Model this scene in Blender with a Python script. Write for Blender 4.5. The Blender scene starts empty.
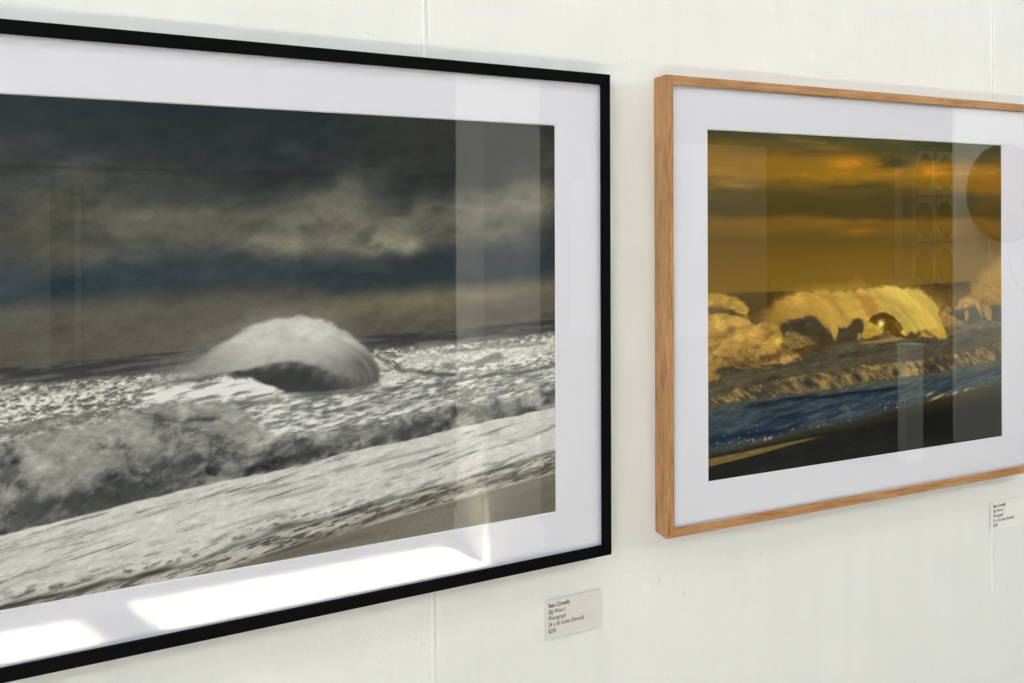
import bpy, bmesh, math
import numpy as np
from mathutils import Vector, Matrix

# ------------------------------------------------------------------ scene basics
S = bpy.context.scene
COL = S.collection
EYE = 1.6                      # eye height
F = 740.0                      # focal length in pixels of the 1024 px wide frame
CX, HY = 512.0, 225.0          # optical centre column, horizon row
ROLL = 0.003
A1 = math.atan2(F, 2190 - CX)  # angle between optical axis and the normal of the picture wall
A2 = math.atan2(F, 2400 - CX)
DLT = A1 - A2                  # the wall bends by this much between the two pictures
FD = 0.028                     # frame depth
D1, D2 = 0.800, 0.821          # eye to frame fronts
CAM = np.array([0.0, -(D1 + FD)])
d2 = np.array([math.cos(DLT), -math.sin(DLT)]); n2 = np.array([math.sin(DLT), math.cos(DLT)])
BX = 0.531                     # x of the bend


def on_plane(px, py, wall, back=0.0):
    """pixel of the photo -> (u along wall, z) on the plane lying `back` behind the frame fronts"""
    px = np.asarray(px, float); py = np.asarray(py, float)
    X = (px - CX) - ROLL * (py - HY); Y = (HY - py) - ROLL * (px - CX)
    a = A1 if wall == 1 else A2
    D = (D1 if wall == 1 else D2) + back
    t = D / (F * math.cos(a) - X * math.sin(a))
    return t * (F * math.sin(a) + X * math.cos(a)), EYE + t * Y


def mirrored(px, py, wall=1, z=None, y=None):
    """room point seen mirrored in the glass at a pixel, on a height z or on the room plane y"""
    a = A1 if wall == 1 else A2; D = (D1 if wall == 1 else D2)
    X = (px - CX) / F; Y = (HY - py) / F
    d = np.array([math.sin(a) + X * math.cos(a), -(math.cos(a) - X * math.sin(a))])
    o = np.array([0.0, 2 * D])
    if wall == 2:
        o = o[0] * d2 + o[1] * n2; d = d[0] * d2 + d[1] * n2
    o = o + CAM
    t = (z - EYE) / Y if z is not None else (y - o[1]) / d[1]
    p = o + t * d
    return float(p[0]), float(p[1]), float(EYE + Y * t)


# ------------------------------------------------------------------ helpers
def lin(c):
    c = np.asarray(c, float) / 255.0
    return np.where(c <= 0.04045, c / 12.92, ((c + 0.055) / 1.055) ** 2.4)


def hexcol(r, g, b):
    v = lin((r, g, b)); return (float(v[0]), float(v[1]), float(v[2]), 1.0)


def tag(o, label=None, cat=None, group=None, kind=None):
    for k, v in (('label', label), ('category', cat), ('group', group), ('kind', kind)):
        if v: o[k] = v
    return o


def empty(name, loc, rz=0.0):
    o = bpy.data.objects.new(name, None); COL.objects.link(o)
    o.location = loc; o.rotation_euler = (0, 0, rz); o.empty_display_size = 0.1
    return o


def link_mesh(name, me, mat=None, parent=None):
    o = bpy.data.objects.new(name, me); COL.objects.link(o)
    if mat: me.materials.append(mat)
    if parent: o.parent = parent
    return o


def link_bm(name, bm, mat=None, parent=None, bevel=0.0, smooth=False):
    bmesh.ops.recalc_face_normals(bm, faces=bm.faces)
    me = bpy.data.meshes.new(name); bm.to_mesh(me); bm.free()
    if smooth:
        for p in me.polygons: p.use_smooth = True
    o = link_mesh(name, me, mat, parent)
    if bevel:
        m = o.modifiers.new('bevel', 'BEVEL'); m.width = bevel; m.segments = 2; m.limit_method = 'ANGLE'
    return o


def add_box(bm, x0, x1, y0, y1, z0, z1):
    v = [bm.verts.new(p) for p in ((x0, y0, z0), (x1, y0, z0), (x1, y1, z0), (x0, y1, z0),
                                   (x0, y0, z1), (x1, y0, z1), (x1, y1, z1), (x0, y1, z1))]
    for f in ((0, 3, 2, 1), (4, 5, 6, 7), (0, 1, 5, 4), (1, 2, 6, 5), (2, 3, 7, 6), (3, 0, 4, 7)):
        bm.faces.new([v[i] for i in f])


def box(name, b, mat, parent=None, bevel=0.0):
    bm = bmesh.new(); add_box(bm, *b); return link_bm(name, bm, mat, parent, bevel)


def grid_mesh(name, P, keep=None):
    """P: (rows, cols, 3) array -> mesh of quads"""
    nr, nc = P.shape[:2]
    idx = np.arange(nr * nc).reshape(nr, nc)
    q = np.stack([idx[:-1, :-1], idx[:-1, 1:], idx[1:, 1:], idx[1:, :-1]], -1).reshape(-1, 4)
    if keep is not None: q = q[keep.reshape(-1)]
    me = bpy.data.meshes.new(name)
    me.vertices.add(nr * nc); me.vertices.foreach_set('co', P.reshape(-1).astype(np.float32))
    n = len(q)
    me.loops.add(n * 4); me.loops.foreach_set('vertex_index', q.reshape(-1).astype(np.int32))
    me.polygons.add(n); me.polygons.foreach_set('loop_start', np.arange(0, n * 4, 4, dtype=np.int32))
    me.update(calc_edges=True)
    return me


# ------------------------------------------------------------------ materials
def new_mat(name):
    m = bpy.data.materials.new(name); m.use_nodes = True
    nt = m.node_tree; b = nt.nodes['Principled BSDF']
    return m, nt, b


def nn(nt, t, **kw):
    n = nt.nodes.new(t)
    for k, v in kw.items():
        if k in n.inputs: n.inputs[k].default_value = v
        else: setattr(n, k, v)
    return n


def simple(name, col, rough=0.6, noise=0.0, nscale=20.0, bump=0.0, bscale=60.0, stretch=(1, 1, 1), metal=0.0, spec=0.5):
    m, nt, b = new_mat(name)
    b.inputs['Base Color'].default_value = col; b.inputs['Roughness'].default_value = rough
    b.inputs['Metallic'].default_value = metal; b.inputs['Specular IOR Level'].default_value = spec
    tc = nn(nt, 'ShaderNodeTexCoord'); mp = nn(nt, 'ShaderNodeMapping', Scale=stretch)
    nt.links.new(tc.outputs['Object'], mp.inputs['Vector'])
    if noise:
        t = nn(nt, 'ShaderNodeTexNoise', Scale=nscale, Detail=5.0)
        nt.links.new(mp.outputs['Vector'], t.inputs['Vector'])
        r = nn(nt, 'ShaderNodeValToRGB')
        c = np.array(col[:3])
        r.color_ramp.elements[0].color = (*(c * (1 - noise)), 1); r.color_ramp.elements[0].position = .3
        r.color_ramp.elements[1].color = (*np.minimum(c * (1 + noise), 1), 1); r.color_ramp.elements[1].position = .7
        nt.links.new(t.outputs['Fac'], r.inputs['Fac']); nt.links.new(r.outputs['Color'], b.inputs['Base Color'])
    if bump:
        t = nn(nt, 'ShaderNodeTexNoise', Scale=bscale, Detail=4.0)
        nt.links.new(mp.outputs['Vector'], t.inputs['Vector'])
        bp = nn(nt, 'ShaderNodeBump', Strength=bump, Distance=0.002)
        nt.links.new(t.outputs['Fac'], bp.inputs['Height']); nt.links.new(bp.outputs['Normal'], b.inputs['Normal'])
    return m


def wall_paint():
    m, nt, b = new_mat('painted_masonry')
    b.inputs['Roughness'].default_value = 0.62; b.inputs['Specular IOR Level'].default_value = 0.25
    tc = nn(nt, 'ShaderNodeTexCoord')
    L = nt.links.new

    def noise(scale, stretch=(1, 1, 1), detail=4.0, rough=0.5):
        mp = nn(nt, 'ShaderNodeMapping', Scale=stretch); L(tc.outputs['Object'], mp.inputs['Vector'])
        t = nn(nt, 'ShaderNodeTexNoise', Scale=scale, Detail=detail, Roughness=rough)
        L(mp.outputs['Vector'], t.inputs['Vector']); return t.outputs['Fac']

    def ramp(fac, p0, c0, p1, c1):
        r = nn(nt, 'ShaderNodeValToRGB')
        e = r.color_ramp.elements
        e[0].position = p0; e[0].color = c0; e[1].position = p1; e[1].color = c1
        L(fac, r.inputs['Fac']); return r.outputs['Color']

    base = ramp(noise(2.2, (1, 1, 2.0), 3), .35, (.824, .838, .816, 1), .65, (.858, .870, .850, 1))
    vert = ramp(noise(30, (1, 1, .10), 4), .30, (.978, .978, .974, 1), .62, (1, 1, 1, 1))
    mul = nn(nt, 'ShaderNodeMix', data_type='RGBA', blend_type='MULTIPLY'); mul.inputs['Factor'].default_value = 1
    L(base, mul.inputs['A']); L(vert, mul.inputs['B'])
    # small pits and old paint drips: sparse dark flecks, stretched downwards
    fleck = ramp(noise(150, (1, 1, .38), 2, .6), .215, (.6, .59, .55, 1), .25, (1, 1, 1, 1))
    mul2 = nn(nt, 'ShaderNodeMix', data_type='RGBA', blend_type='MULTIPLY'); mul2.inputs['Factor'].default_value = .8
    L(mul.outputs['Result'], mul2.inputs['A']); L(fleck, mul2.inputs['B'])
    L(mul2.outputs['Result'], b.inputs['Base Color'])
    b1 = nn(nt, 'ShaderNodeBump', Strength=.6, Distance=.0022); L(noise(60, (1, 1, .6), 8, .7), b1.inputs['Height'])
    b2 = nn(nt, 'ShaderNodeBump', Strength=.35, Distance=.0012); L(noise(420, (1, 1, .6), 3, .6), b2.inputs['Height'])
    L(b1.outputs['Normal'], b2.inputs['Normal']); L(b2.outputs['Normal'], b.inputs['Normal'])
    return m


def oak(axis):
    """oiled oak with the grain running along the rail; axis 'X' or 'Z'"""
    m, nt, b = new_mat('oak_wood_' + ('horizontal' if axis == 'X' else 'vertical'))
    L = nt.links.new
    tc = nn(nt, 'ShaderNodeTexCoord')
    s = (1.0, 14, 14) if axis == 'X' else (14, 14, 1.0)
    mp = nn(nt, 'ShaderNodeMapping', Scale=s); L(tc.outputs['Object'], mp.inputs['Vector'])
    t = nn(nt, 'ShaderNodeTexNoise', Scale=16.0, Detail=7.0, Roughness=.65, Distortion=.7); L(mp.outputs['Vector'], t.inputs['Vector'])
    r = nn(nt, 'ShaderNodeValToRGB'); e = r.color_ramp.elements
    e[0].position = .30; e[0].color = hexcol(142, 100, 62)
    e[1].position = .72; e[1].color = hexcol(204, 160, 114)
    k = e.new(.48); k.color = hexcol(182, 136, 90)
    L(t.outputs['Fac'], r.inputs['Fac'])
    s2 = (3, 60, 60) if axis == 'X' else (60, 60, 3)
    mp2 = nn(nt, 'ShaderNodeMapping', Scale=s2); L(tc.outputs['Object'], mp2.inputs['Vector'])
    t2 = nn(nt, 'ShaderNodeTexNoise', Scale=14.0, Detail=3.0); L(mp2.outputs['Vector'], t2.inputs['Vector'])
    r2 = nn(nt, 'ShaderNodeValToRGB'); e = r2.color_ramp.elements
    e[0].position = .34; e[0].color = (.62, .55, .48, 1); e[1].position = .46; e[1].color = (1, 1, 1, 1)
    L(t2.outputs['Fac'], r2.inputs['Fac'])
    t3 = nn(nt, 'ShaderNodeTexNoise', Scale=9.0, Detail=3.0); L(tc.outputs['Object'], t3.inputs['Vector'])
    r3 = nn(nt, 'ShaderNodeValToRGB'); e = r3.color_ramp.elements
    e[0].position = .35; e[0].color = (.86, .82, .78, 1); e[1].position = .65; e[1].color = (1, 1, 1, 1)
    L(t3.outputs['Fac'], r3.inputs['Fac'])
    mu = nn(nt, 'ShaderNodeMix', data_type='RGBA', blend_type='MULTIPLY'); mu.inputs['Factor'].default_value = .75
    L(r.outputs['Color'], mu.inputs['A']); L(r2.outputs['Color'], mu.inputs['B'])
    mv = nn(nt, 'ShaderNodeMix', data_type='RGBA', blend_type='MULTIPLY'); mv.inputs['Factor'].default_value = 1
    L(mu.outputs['Result'], mv.inputs['A']); L(r3.outputs['Color'], mv.inputs['B'])
    L(mv.outputs['Result'], b.inputs['Base Color'])
    bp = nn(nt, 'ShaderNodeBump', Strength=.25, Distance=.0005); L(t2.outputs['Fac'], bp.inputs['Height']); L(bp.outputs['Normal'], b.inputs['Normal'])
    b.inputs['Roughness'].default_value = .5; b.inputs['Specular IOR Level'].default_value = .35
    return m


def glass_mat():
    """picture glass: each face lets light through and mirrors a Schlick share of it"""
    m = bpy.data.materials.new('picture_glass'); m.use_nodes = True
    nt = m.node_tree; nt.nodes.clear(); L = nt.links.new
    out = nn(nt, 'ShaderNodeOutputMaterial'); mix = nn(nt, 'ShaderNodeMixShader')
    tr = nn(nt, 'ShaderNodeBsdfTransparent'); gl = nn(nt, 'ShaderNodeBsdfGlossy', Roughness=0.0)
    tr.inputs['Color'].default_value = (.995, .998, .995, 1); gl.inputs['Color'].default_value = (1, 1, 1, 1)
    g = nn(nt, 'ShaderNodeNewGeometry')
    dot = nn(nt, 'ShaderNodeVectorMath', operation='DOT_PRODUCT'); L(g.outputs['Normal'], dot.inputs[0]); L(g.outputs['Incoming'], dot.inputs[1])
    ab = nn(nt, 'ShaderNodeMath', operation='ABSOLUTE'); L(dot.outputs['Value'], ab.inputs[0])
    om = nn(nt, 'ShaderNodeMath', operation='SUBTRACT'); om.inputs[0].default_value = 1; L(ab.outputs[0], om.inputs[1])
    pw = nn(nt, 'ShaderNodeMath', operation='POWER'); L(om.outputs[0], pw.inputs[0]); pw.inputs[1].default_value = 5
    ma = nn(nt, 'ShaderNodeMath', operation='MULTIPLY_ADD'); L(pw.outputs[0], ma.inputs[0]); ma.inputs[1].default_value = .96; ma.inputs[2].default_value = .042
    L(ma.outputs[0], mix.inputs['Fac']); L(tr.outputs[0], mix.inputs[1]); L(gl.outputs[0], mix.inputs[2]); L(mix.outputs[0], out.inputs['Surface'])
    return m


def print_mat():
    m, nt, b = new_mat('photographic_print')
    a = nn(nt, 'ShaderNodeAttribute', attribute_name='ink')
    nt.links.new(a.outputs['Color'], b.inputs['Base Color'])
    b.inputs['Roughness'].default_value = .75; b.inputs['Specular IOR Level'].default_value = .05
    return m


M = dict(
    wall=wall_paint(),
    black=simple('black_painted_wood', (.0032, .0036, .0038, 1), .55, .15, 40, .1, 200, (1, 1, 1), spec=.04),
    oakh=oak('X'), oakv=oak('Z'),
    glass=glass_mat(), ink=print_mat(),
    mat=simple('white_mat_board', (.900, .893, .990, 1), .9, .003, 60, .05, 900, spec=.05),
    core=simple('mat_board_core', (.92, .92, .93, 1), .9, .005, 60, spec=.1),
    backing=simple('brown_backing_board', hexcol(150, 120, 85), .9, .08, 30),
    card=simple('caption_card_paper', (.700, .690, .650, 1), .9, .02, 90, .05, 600, spec=.1),
    card2=simple('white_caption_card_paper', (.845, .845, .82, 1), .9, .01, 90, .05, 600, spec=.1),
    text=simple('caption_ink', (.012, .012, .012, 1), .8, .05, 50),
    floor=simple('concrete_floor', (.165, .155, .14, 1), .55, .30, 7, .2, 40),
    ceiling=simple('ceiling_paint', (.55, .555, .56, 1), .9, .03, 4),
    side=simple('side_wall_paint', (.80, .79, .76, 1), .8, .03, 3),
    dim=simple('grey_wall_paint', (.25, .25, .24, 1), .85, .05, 2),
    band=simple('soffit_paint', (.19, .21, .22, 1), .85, .03, 2),
    column=simple('column_paint', (.83, .82, .78, 1), .7, .02, 5, .2, 50),
    frame_w=simple('window_frame_paint', (.5, .5, .5, 1), .5, .03, 5),
    dark=simple('dark_stained_wood', hexcol(30, 28, 26), .5, .2, 12, .2, 30, (8, 8, 1)),
    steel=simple('brushed_steel', (.6, .6, .6, 1), .3, .05, 30, metal=1.0),
    red=simple('red_brown_lacquer', hexcol(120, 62, 40), .5, .3, 25),
    paper=simple('poster_paper', (.82, .82, .82, 1), .9, .01, 30),
    grey=simple('pencil_grey', (.45, .45, .46, 1), .9, .1, 40),
)

# ------------------------------------------------------------------ noise on arrays
def vnoise(x, y, seed):
    rs = np.random.RandomState(seed); T = rs.rand(256, 256)
    xi = np.floor(x).astype(int); yi = np.floor(y).astype(int)
    fx = x - xi; fy = y - yi
    fx = fx * fx * (3 - 2 * fx); fy = fy * fy * (3 - 2 * fy)
    g = lambda a, b: T[a & 255, b & 255]
    return (g(xi, yi) * (1 - fx) + g(xi + 1, yi) * fx) * (1 - fy) + (g(xi, yi + 1) * (1 - fx) + g(xi + 1, yi + 1) * fx) * fy


def fbm(x, y, sx, sy, ang=0.0, octv=4, seed=1, gain=.5):
    """0..1, mean .5; sx, sy feature size; ang: direction of the long axis (degrees, up to the right)"""
    c, s = math.cos(math.radians(ang)), math.sin(math.radians(ang))
    u = (x * c - y * s) / sx; v = (x * s + y * c) / sy
    r = 0; a = 1; n = 0
    for i in range(octv):
        r = r + a * vnoise(u * 2 ** i + 13.7 * i, v * 2 ** i + 7.3 * i, seed + i); n += a; a *= gain
    return r / n


def puff(x, y, size, seed, octv=5, gain=.58):
    """cauliflower noise: rounded lumps with dark creases, 0..1"""
    wx = (fbm(x, y, size * 1.6, size * 1.6, 0, 3, seed + 40) - .5) * size * 1.5; wy = (fbm(x, y, size * 1.6, size * 1.6, 0, 3, seed + 50) - .5) * size * 1.5
    u = (x + wx) / size; v = (y + wy) / (size * .7); r = 0; a = 1; n = 0
    for i in range(octv):
        r = r + a * np.abs(2 * vnoise(u * 2 ** i + 11.3 * i, v * 2 ** i + 5.1 * i, seed + i) - 1); n += a; a *= gain
    return r / n


def ss(a, b, x):
    t = np.clip((x - a) / (b - a), 0, 1); return t * t * (3 - 2 * t)


class Canvas:
    """a print: ink colour per point, laid in print millimetre-like units (s right, t down)"""
    K = 800.0

    def __init__(self, wall, u, z, sub):
        self.wall = wall; self.u0 = u[0]; self.z1 = z[-1]; self.sub = sub
        U, Z = np.meshgrid(u, z)
        self.s = (U - self.u0) * self.K; self.t = (self.z1 - Z) * self.K
        self.img = np.zeros(U.shape + (3,))

    def T(self, pts):
        p = np.array(pts, float); u, z = on_plane(p[:, 0], p[:, 1], self.wall, .0078)
        return np.stack([(u - self.u0) * self.K, (self.z1 - z) * self.K], 1)

    def curve(self, pts, rough=0, size=12, seed=5):
        p = self.T(pts); o = np.argsort(p[:, 0]); c = np.interp(self.s, p[o, 0], p[o, 1])
        if rough: c = c + (fbm(self.s, self.s * 0, size, 1, 0, 4, seed) - .5) * 2 * rough
        return c

    def poly(self, pts, soft=2.0, rough=0, size=8, seed=9):
        """soft mask of a closed outline"""
        P = self.T(pts); x, y = self.s, self.t
        if rough:
            x = x + (fbm(self.s, self.t, size, size, 0, 3, seed) - .5) * 2 * rough
            y = y + (fbm(self.s, self.t, size, size, 0, 3, seed + 50) - .5) * 2 * rough
        lo = P.min(0) - 25; hi = P.max(0) + 25
        m = (x > lo[0]) & (x < hi[0]) & (y > lo[1]) & (y < hi[1])
        X, Y = x[m], y[m]; d = np.full(X.shape, 1e9); ins = np.zeros(X.shape, bool)
        for i in range(len(P)):
            a = P[i]; b = P[(i + 1) % len(P)]; e = b - a
            t = np.clip(((X - a[0]) * e[0] + (Y - a[1]) * e[1]) / (e @ e + 1e-9), 0, 1)
            d = np.minimum(d, np.hypot(X - a[0] - t * e[0], Y - a[1] - t * e[1]))
            if a[1] != b[1]:
                c = ((a[1] > Y) != (b[1] > Y)) & (X < e[0] * (Y - a[1]) / e[1] + a[0]); ins ^= c
        r = np.zeros(x.shape); r[m] = ss(-soft, soft, np.where(ins, d, -d)); return r

    def arc(self, px, py, ax, sr, sa, octv=5, seed=1, gain=.58):
        c = self.T([(px, py)])[0]; X = (self.s - c[0]) / ax; Y = self.t - c[1]
        r = np.hypot(X, Y); a = np.arctan2(Y, X)
        return fbm(r + 60, a * 40 + 300, sr, sa, 0, octv, seed, gain)

    def rag(self, px, py, rx, ry, ang=0, k=.9, seed=None):
        """ragged puff: a blob with torn edges"""
        sd = int(px * 7 + py * 3) % 9973 if seed is None else seed
        c = self.T([(px, py)])[0]; m = (abs(self.s - c[0]) < rx * 3.2) & (abs(self.t - c[1]) < rx * 3.2)
        a = math.radians(ang); s = self.s[m]; t = self.t[m]; z = max(3.0, min(rx, ry) * 1.1)
        X = s - c[0] + (fbm(s, t, z, z * .8, 0, 5, sd, .62) - .5) * 2.6 * k * ry
        Y = t - c[1] + (fbm(s, t, z, z * .8, 0, 5, sd + 9, .62) - .5) * 2.6 * k * ry
        u = (X * math.cos(a) - Y * math.sin(a)) / rx; v = (X * math.sin(a) + Y * math.cos(a)) / ry
        o = np.zeros(self.s.shape); o[m] = ss(1.5, .45, np.hypot(u, v)); return o

    def blob(self, px, py, rx, ry, ang=0):
        c = self.T([(px, py)])[0]; a = math.radians(ang)
        X = self.s - c[0]; Y = self.t - c[1]
        u = (X * math.cos(a) - Y * math.sin(a)) / rx; v = (X * math.sin(a) + Y * math.cos(a)) / ry
        return np.exp(-(u * u + v * v))

    def lay(self, m, col):
        c = np.asarray(col, float)
        if c.ndim == 1: c = c[None, None, :]
        m = np.clip(m, 0, 1)[..., None]; self.img = self.img * (1 - m) + c * m

    def gray(self, v, tint=(1, 1, .975)):
        return np.clip(v, 0, 250)[..., None] * np.array(tint)

    def ink(self):
        c = lin(np.clip(self.img, 0, 255)) / .80
        return np.clip((c - np.asarray(self.sub)) , .002, .93)


# ------------------------------------------------------------------ the two photographs
def paint_grey(c):
    s, t = c.s, c.t
    f = lambda *a, **k: fbm(s, t, *a, **k)
    # --- sky
    hor = c.curve([(-60, 373), (0, 367.5), (75, 361), (140, 355), (430, 331), (470, 328), (554, 319.5)])
    rows = [(-40, (44, 50, 52)), (96, (42, 48, 50)), (165, (48, 54, 55)), (185, (58, 62, 60)), (205, (82, 82, 75)), (228, (88, 86, 78)), (250, (70, 73, 73)),
            (268, (55, 64, 70)), (292, (50, 60, 68)), (302, (78, 78, 73)), (312, (92, 90, 82)), (335, (88, 86, 79)), (370, (84, 82, 76))]
    ref = c.T([(250, r[0]) for r in rows])[:, 1]
    warp = (f(150, 60, 8, 3, seed=3) - .5) * 44 * ss(300, 120, t) + (f(300, 9, 3, 2, seed=8) - .5) * 6
    tt = t + warp + (s - c.T([(250, 300)])[0, 0]) * .022
    for k in range(3): c.img[..., k] = np.interp(tt, ref, [r[1][k] for r in rows])
    left = ss(c.T([(200, 280)])[0, 0], c.T([(0, 280)])[0, 0], s)
    blue = np.exp(-((tt - c.T([(250, 283)])[0, 1]) / 26) ** 2)
    c.lay(blue * left * .35, (46, 64, 78))
    top = ss(c.T([(250, 190)])[0, 1], c.T([(250, 150)])[0, 1], t)
    c.lay(top * ss(c.T([(300, 1)])[0, 0], c.T([(430, 1)])[0, 0], s) * .8, (58, 57, 52))
    # clouds: lit billows through the middle
    cl = f(120, 42, 6, 5, seed=21, gain=.55); det = f(36, 20, 4, 5, seed=31, gain=.58)
    mid = np.exp(-((t - c.curve([(0, 215), (150, 215), (250, 208), (380, 215), (430, 228), (554, 190)])) / 44) ** 2)
    c.lay(mid * ss(.42, .74, cl * .65 + det * .35) * .9, (124, 120, 104))
    c.lay(mid * ss(.56, .32, cl * .55 + det * .45) * .65, (56, 58, 57))
    for x, y, rx, ry, v, a in ((345, 193, 30, 15, 126, .6), (335, 215, 70, 14, 122, .55), (215, 212, 60, 12, 112, .5), (300, 205, 24, 12, 120, .5), (378, 240, 24, 11, 132, .8),
                               (408, 246, 10, 6, 150, .7), (270, 240, 34, 7, 126, .6), (290, 247, 16, 6, 130, .5), (455, 215, 26, 13, 124, .6), (530, 205, 20, 22, 136, .6),
                               (505, 232, 26, 8, 118, .4), (90, 215, 60, 22, 92, .5), (60, 260, 18, 8, 92, .3), (320, 300, 10, 4, 90, .0)):
        b = c.blob(x, y, rx * 1.3, ry * 1.3, 6) * (0.35 + 1.1 * ss(.3, .66, f(20, 13, 10, 4, seed=int(x) + 7)))
        c.lay(b * a, (v, v * .975, v * .86))
    for x, y, rx, ry, a in ((300, 187, 50, 14, .75), (230, 195, 60, 10, .6), (420, 200, 44, 16, .6), (560, 250, 26, 34, .7), (390, 270, 60, 12, .5), (130, 235, 50, 9, .4), (440, 228, 16, 6, .4)):
        c.lay(c.blob(x, y, rx * 1.2, ry * 1.2, 4) * a * (.4 + .9 * ss(.35, .6, f(40, 20, 5, 3, seed=int(x)))), (48, 54, 56))
    # warm low band, brighter at its upper edge
    band = c.curve([(-50, 318), (0, 312), (150, 305), (300, 300), (430, 290), (554, 279)], 3, 60)
    wb = ss(band - 5, band + 7, t)
    c.lay(wb * .8, (93, 90, 82)); c.lay(wb * ss(c.T([(240, 1)])[0, 0], c.T([(420, 1)])[0, 0], s) * np.exp(-((t - band - 10) / 12) ** 2) * .7, (122, 112, 92))
    c.lay(wb * (f(200, 6, 4, 3, seed=44) - .4) * .5, (78, 73, 66))
    # --- sea up to the big wave
    dark = ss(hor - 1, hor + 1, t)
    seaend = c.curve([(-60, 388), (0, 386), (60, 383), (150, 374), (200, 372), (380, 350), (430, 347), (490, 341), (554, 333)], 1.2, 10)
    sw = f(28, 3, 4, 3, seed=51)
    c.lay(dark, c.gray(62 + 26 * ss(.4, .7, sw) + 14 * ss(0, 18, t - hor), (1, 1, .97)))
    glit = f(6, 2.6, 5, 4, seed=61, gain=.7); g2 = f(3.0, 1.6, 5, 3, seed=66, gain=.7); big = f(90, 9, 6, 3, seed=70)
    v = 96 + 150 * ss(.36, .66, glit * .5 + g2 * .5 + (big - .5) * .22)
    c.lay(ss(seaend - 2.5, seaend + 2.5, t), c.gray(v, (1, .995, .965)))
    # bright swathe beyond, right side; long foam streaks
    lane = c.curve([(0, 400), (300, 384), (380, 360), (430, 352), (470, 349), (520, 346), (554, 340)])
    c.lay(np.exp(-((t - lane - 5) / 9) ** 2) * ss(c.T([(385, 1)])[0, 0], c.T([(410, 1)])[0, 0], s) * .75, c.gray(205 + 60 * (f(22, 3, 5, 4, seed=75) - .4)))
    rip = f(17, 2.8, 9, 5, seed=81, gain=.68); rip2 = f(6, 1.9, 9, 3, seed=85)
    zone = ss(c.curve([(0, 480), (150, 410), (240, 396), (380, 372), (430, 372), (554, 364)]) - 4, c.curve([(0, 484), (150, 414), (240, 400), (380, 380), (430, 378), (554, 370)]) + 4, t)
    c.lay(zone, c.gray(116 + 112 * ss(.33, .66, rip * .55 + rip2 * .45), (1, 1, .985)))
    for pts, a, w in (([(372, 372), (400, 371), (430, 373), (470, 377), (520, 373), (554, 365)], .65, 2.4), ([(240, 404), (300, 396), (380, 390), (430, 386)], .5, 2.4),
                      ([(430, 352), (480, 349), (530, 345), (554, 342)], .4, 1.8), ([(150, 402), (240, 403), (330, 392)], .4, 3), ([(280, 418), (400, 402), (554, 384)], .25, 4)):
        p = c.T(pts); m = np.exp(-((t - np.interp(s, p[:, 0], p[:, 1])) / w) ** 2) * ss(p[0, 0] - 5, p[0, 0] + 25, s) * ss(p[-1, 0] + 12, p[-1, 0] - 10, s)
        c.lay(m * a * (.4 + ss(.3, .6, f(18, 3, 8, 3, seed=90))), (88, 89, 85))
    # left: glitter fading into mist and a dark swell line
    p = c.T([(0, 432), (60, 421), (120, 410), (150, 404)]); m = np.exp(-((t - np.interp(s, p[:, 0], p[:, 1])) / 5) ** 2) * ss(p[-1, 0], p[-1, 0] - 60, s)
    c.lay(m * .75, (122, 122, 117))
    p = c.T([(0, 395), (60, 391), (140, 383)]); m = np.exp(-((t - np.interp(s, p[:, 0], p[:, 1])) / 3) ** 2) * ss(p[-1, 0], p[-1, 0] - 40, s)
    c.lay(m * .5, (112, 112, 107))
    # small waves behind on the right
    c.lay(c.poly([(455, 367), (475, 361), (492, 354), (499, 353), (505, 357), (498, 362), (485, 365), (470, 367)], 2, 2), c.gray(112 + 40 * f(10, 4, 20, 3, seed=3)))
    c.lay(c.poly([(436, 369), (446, 362), (453, 362), (460, 368), (450, 370)], 2, 2) * .8, c.gray(105 + 60 * f(6, 4, 20, 3, seed=4)))
    c.lay(c.poly([(372, 358), (383, 354), (396, 361), (404, 369), (398, 372), (388, 369), (381, 372)], 2, 2.5) * .9, c.gray(95 + 130 * ss(.4, .7, f(12, 3, -35, 4, seed=5))))
    c.lay(c.poly([(372, 382), (390, 372), (405, 372), (415, 371), (400, 379), (384, 384)], 3, 2) * .85, (222, 222, 218))
    # bright water under the long spray
    c.lay(c.poly([(135, 392), (160, 388), (215, 378), (250, 373), (275, 384), (300, 393), (250, 398), (200, 402), (150, 404)], 6, 5), c.gray(238 - 110 * ss(.46, .72, f(22, 2.6, 8, 4, seed=101)), (1, 1, .99)))
    m = c.poly([(175, 383), (200, 377), (240, 372), (262, 370), (285, 378), (255, 381), (225, 377), (200, 381)], 2, 3, 7) * ss(.38, .6, f(14, 3, 9, 4, seed=103))
    c.lay(m * .9, (72, 73, 70))
    p = c.T([(140, 389), (165, 383), (190, 379), (215, 374), (245, 371.5)]); m = np.exp(-((t - np.interp(s, p[:, 0], p[:, 1]) + (f(8, 3, 8, 3, seed=106) - .5) * 3) / 1.5) ** 2) * ss(p[0, 0], p[0, 0] + 30, s) * ss(p[-1, 0] + 8, p[-1, 0], s)
    c.lay(m * .85, (78, 79, 76))
    # --- the big wave: dark hollow, then spray over it
    hol = c.poly([(228, 373), (250, 368), (280, 361), (320, 362), (352, 368), (378, 368), (378, 382), (366, 387), (345, 390), (310, 392.5), (286, 392), (268, 385), (250, 378)], 1.8, 1.5)
    c.lay(hol, c.gray(50 + 22 * f(20, 10, 10, 4, seed=111) + 34 * ss(c.T([(320, 1)])[0, 0], c.T([(378, 1)])[0, 0], s), (.98, 1, .96)))
    lip = c.T([(150, 375), (200, 350), (250, 322), (290, 316), (320, 320), (348, 334), (366, 350), (378, 368)])
    st = c.arc(288, 392, 1.55, 2.6, 22, 5, 121)
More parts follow.
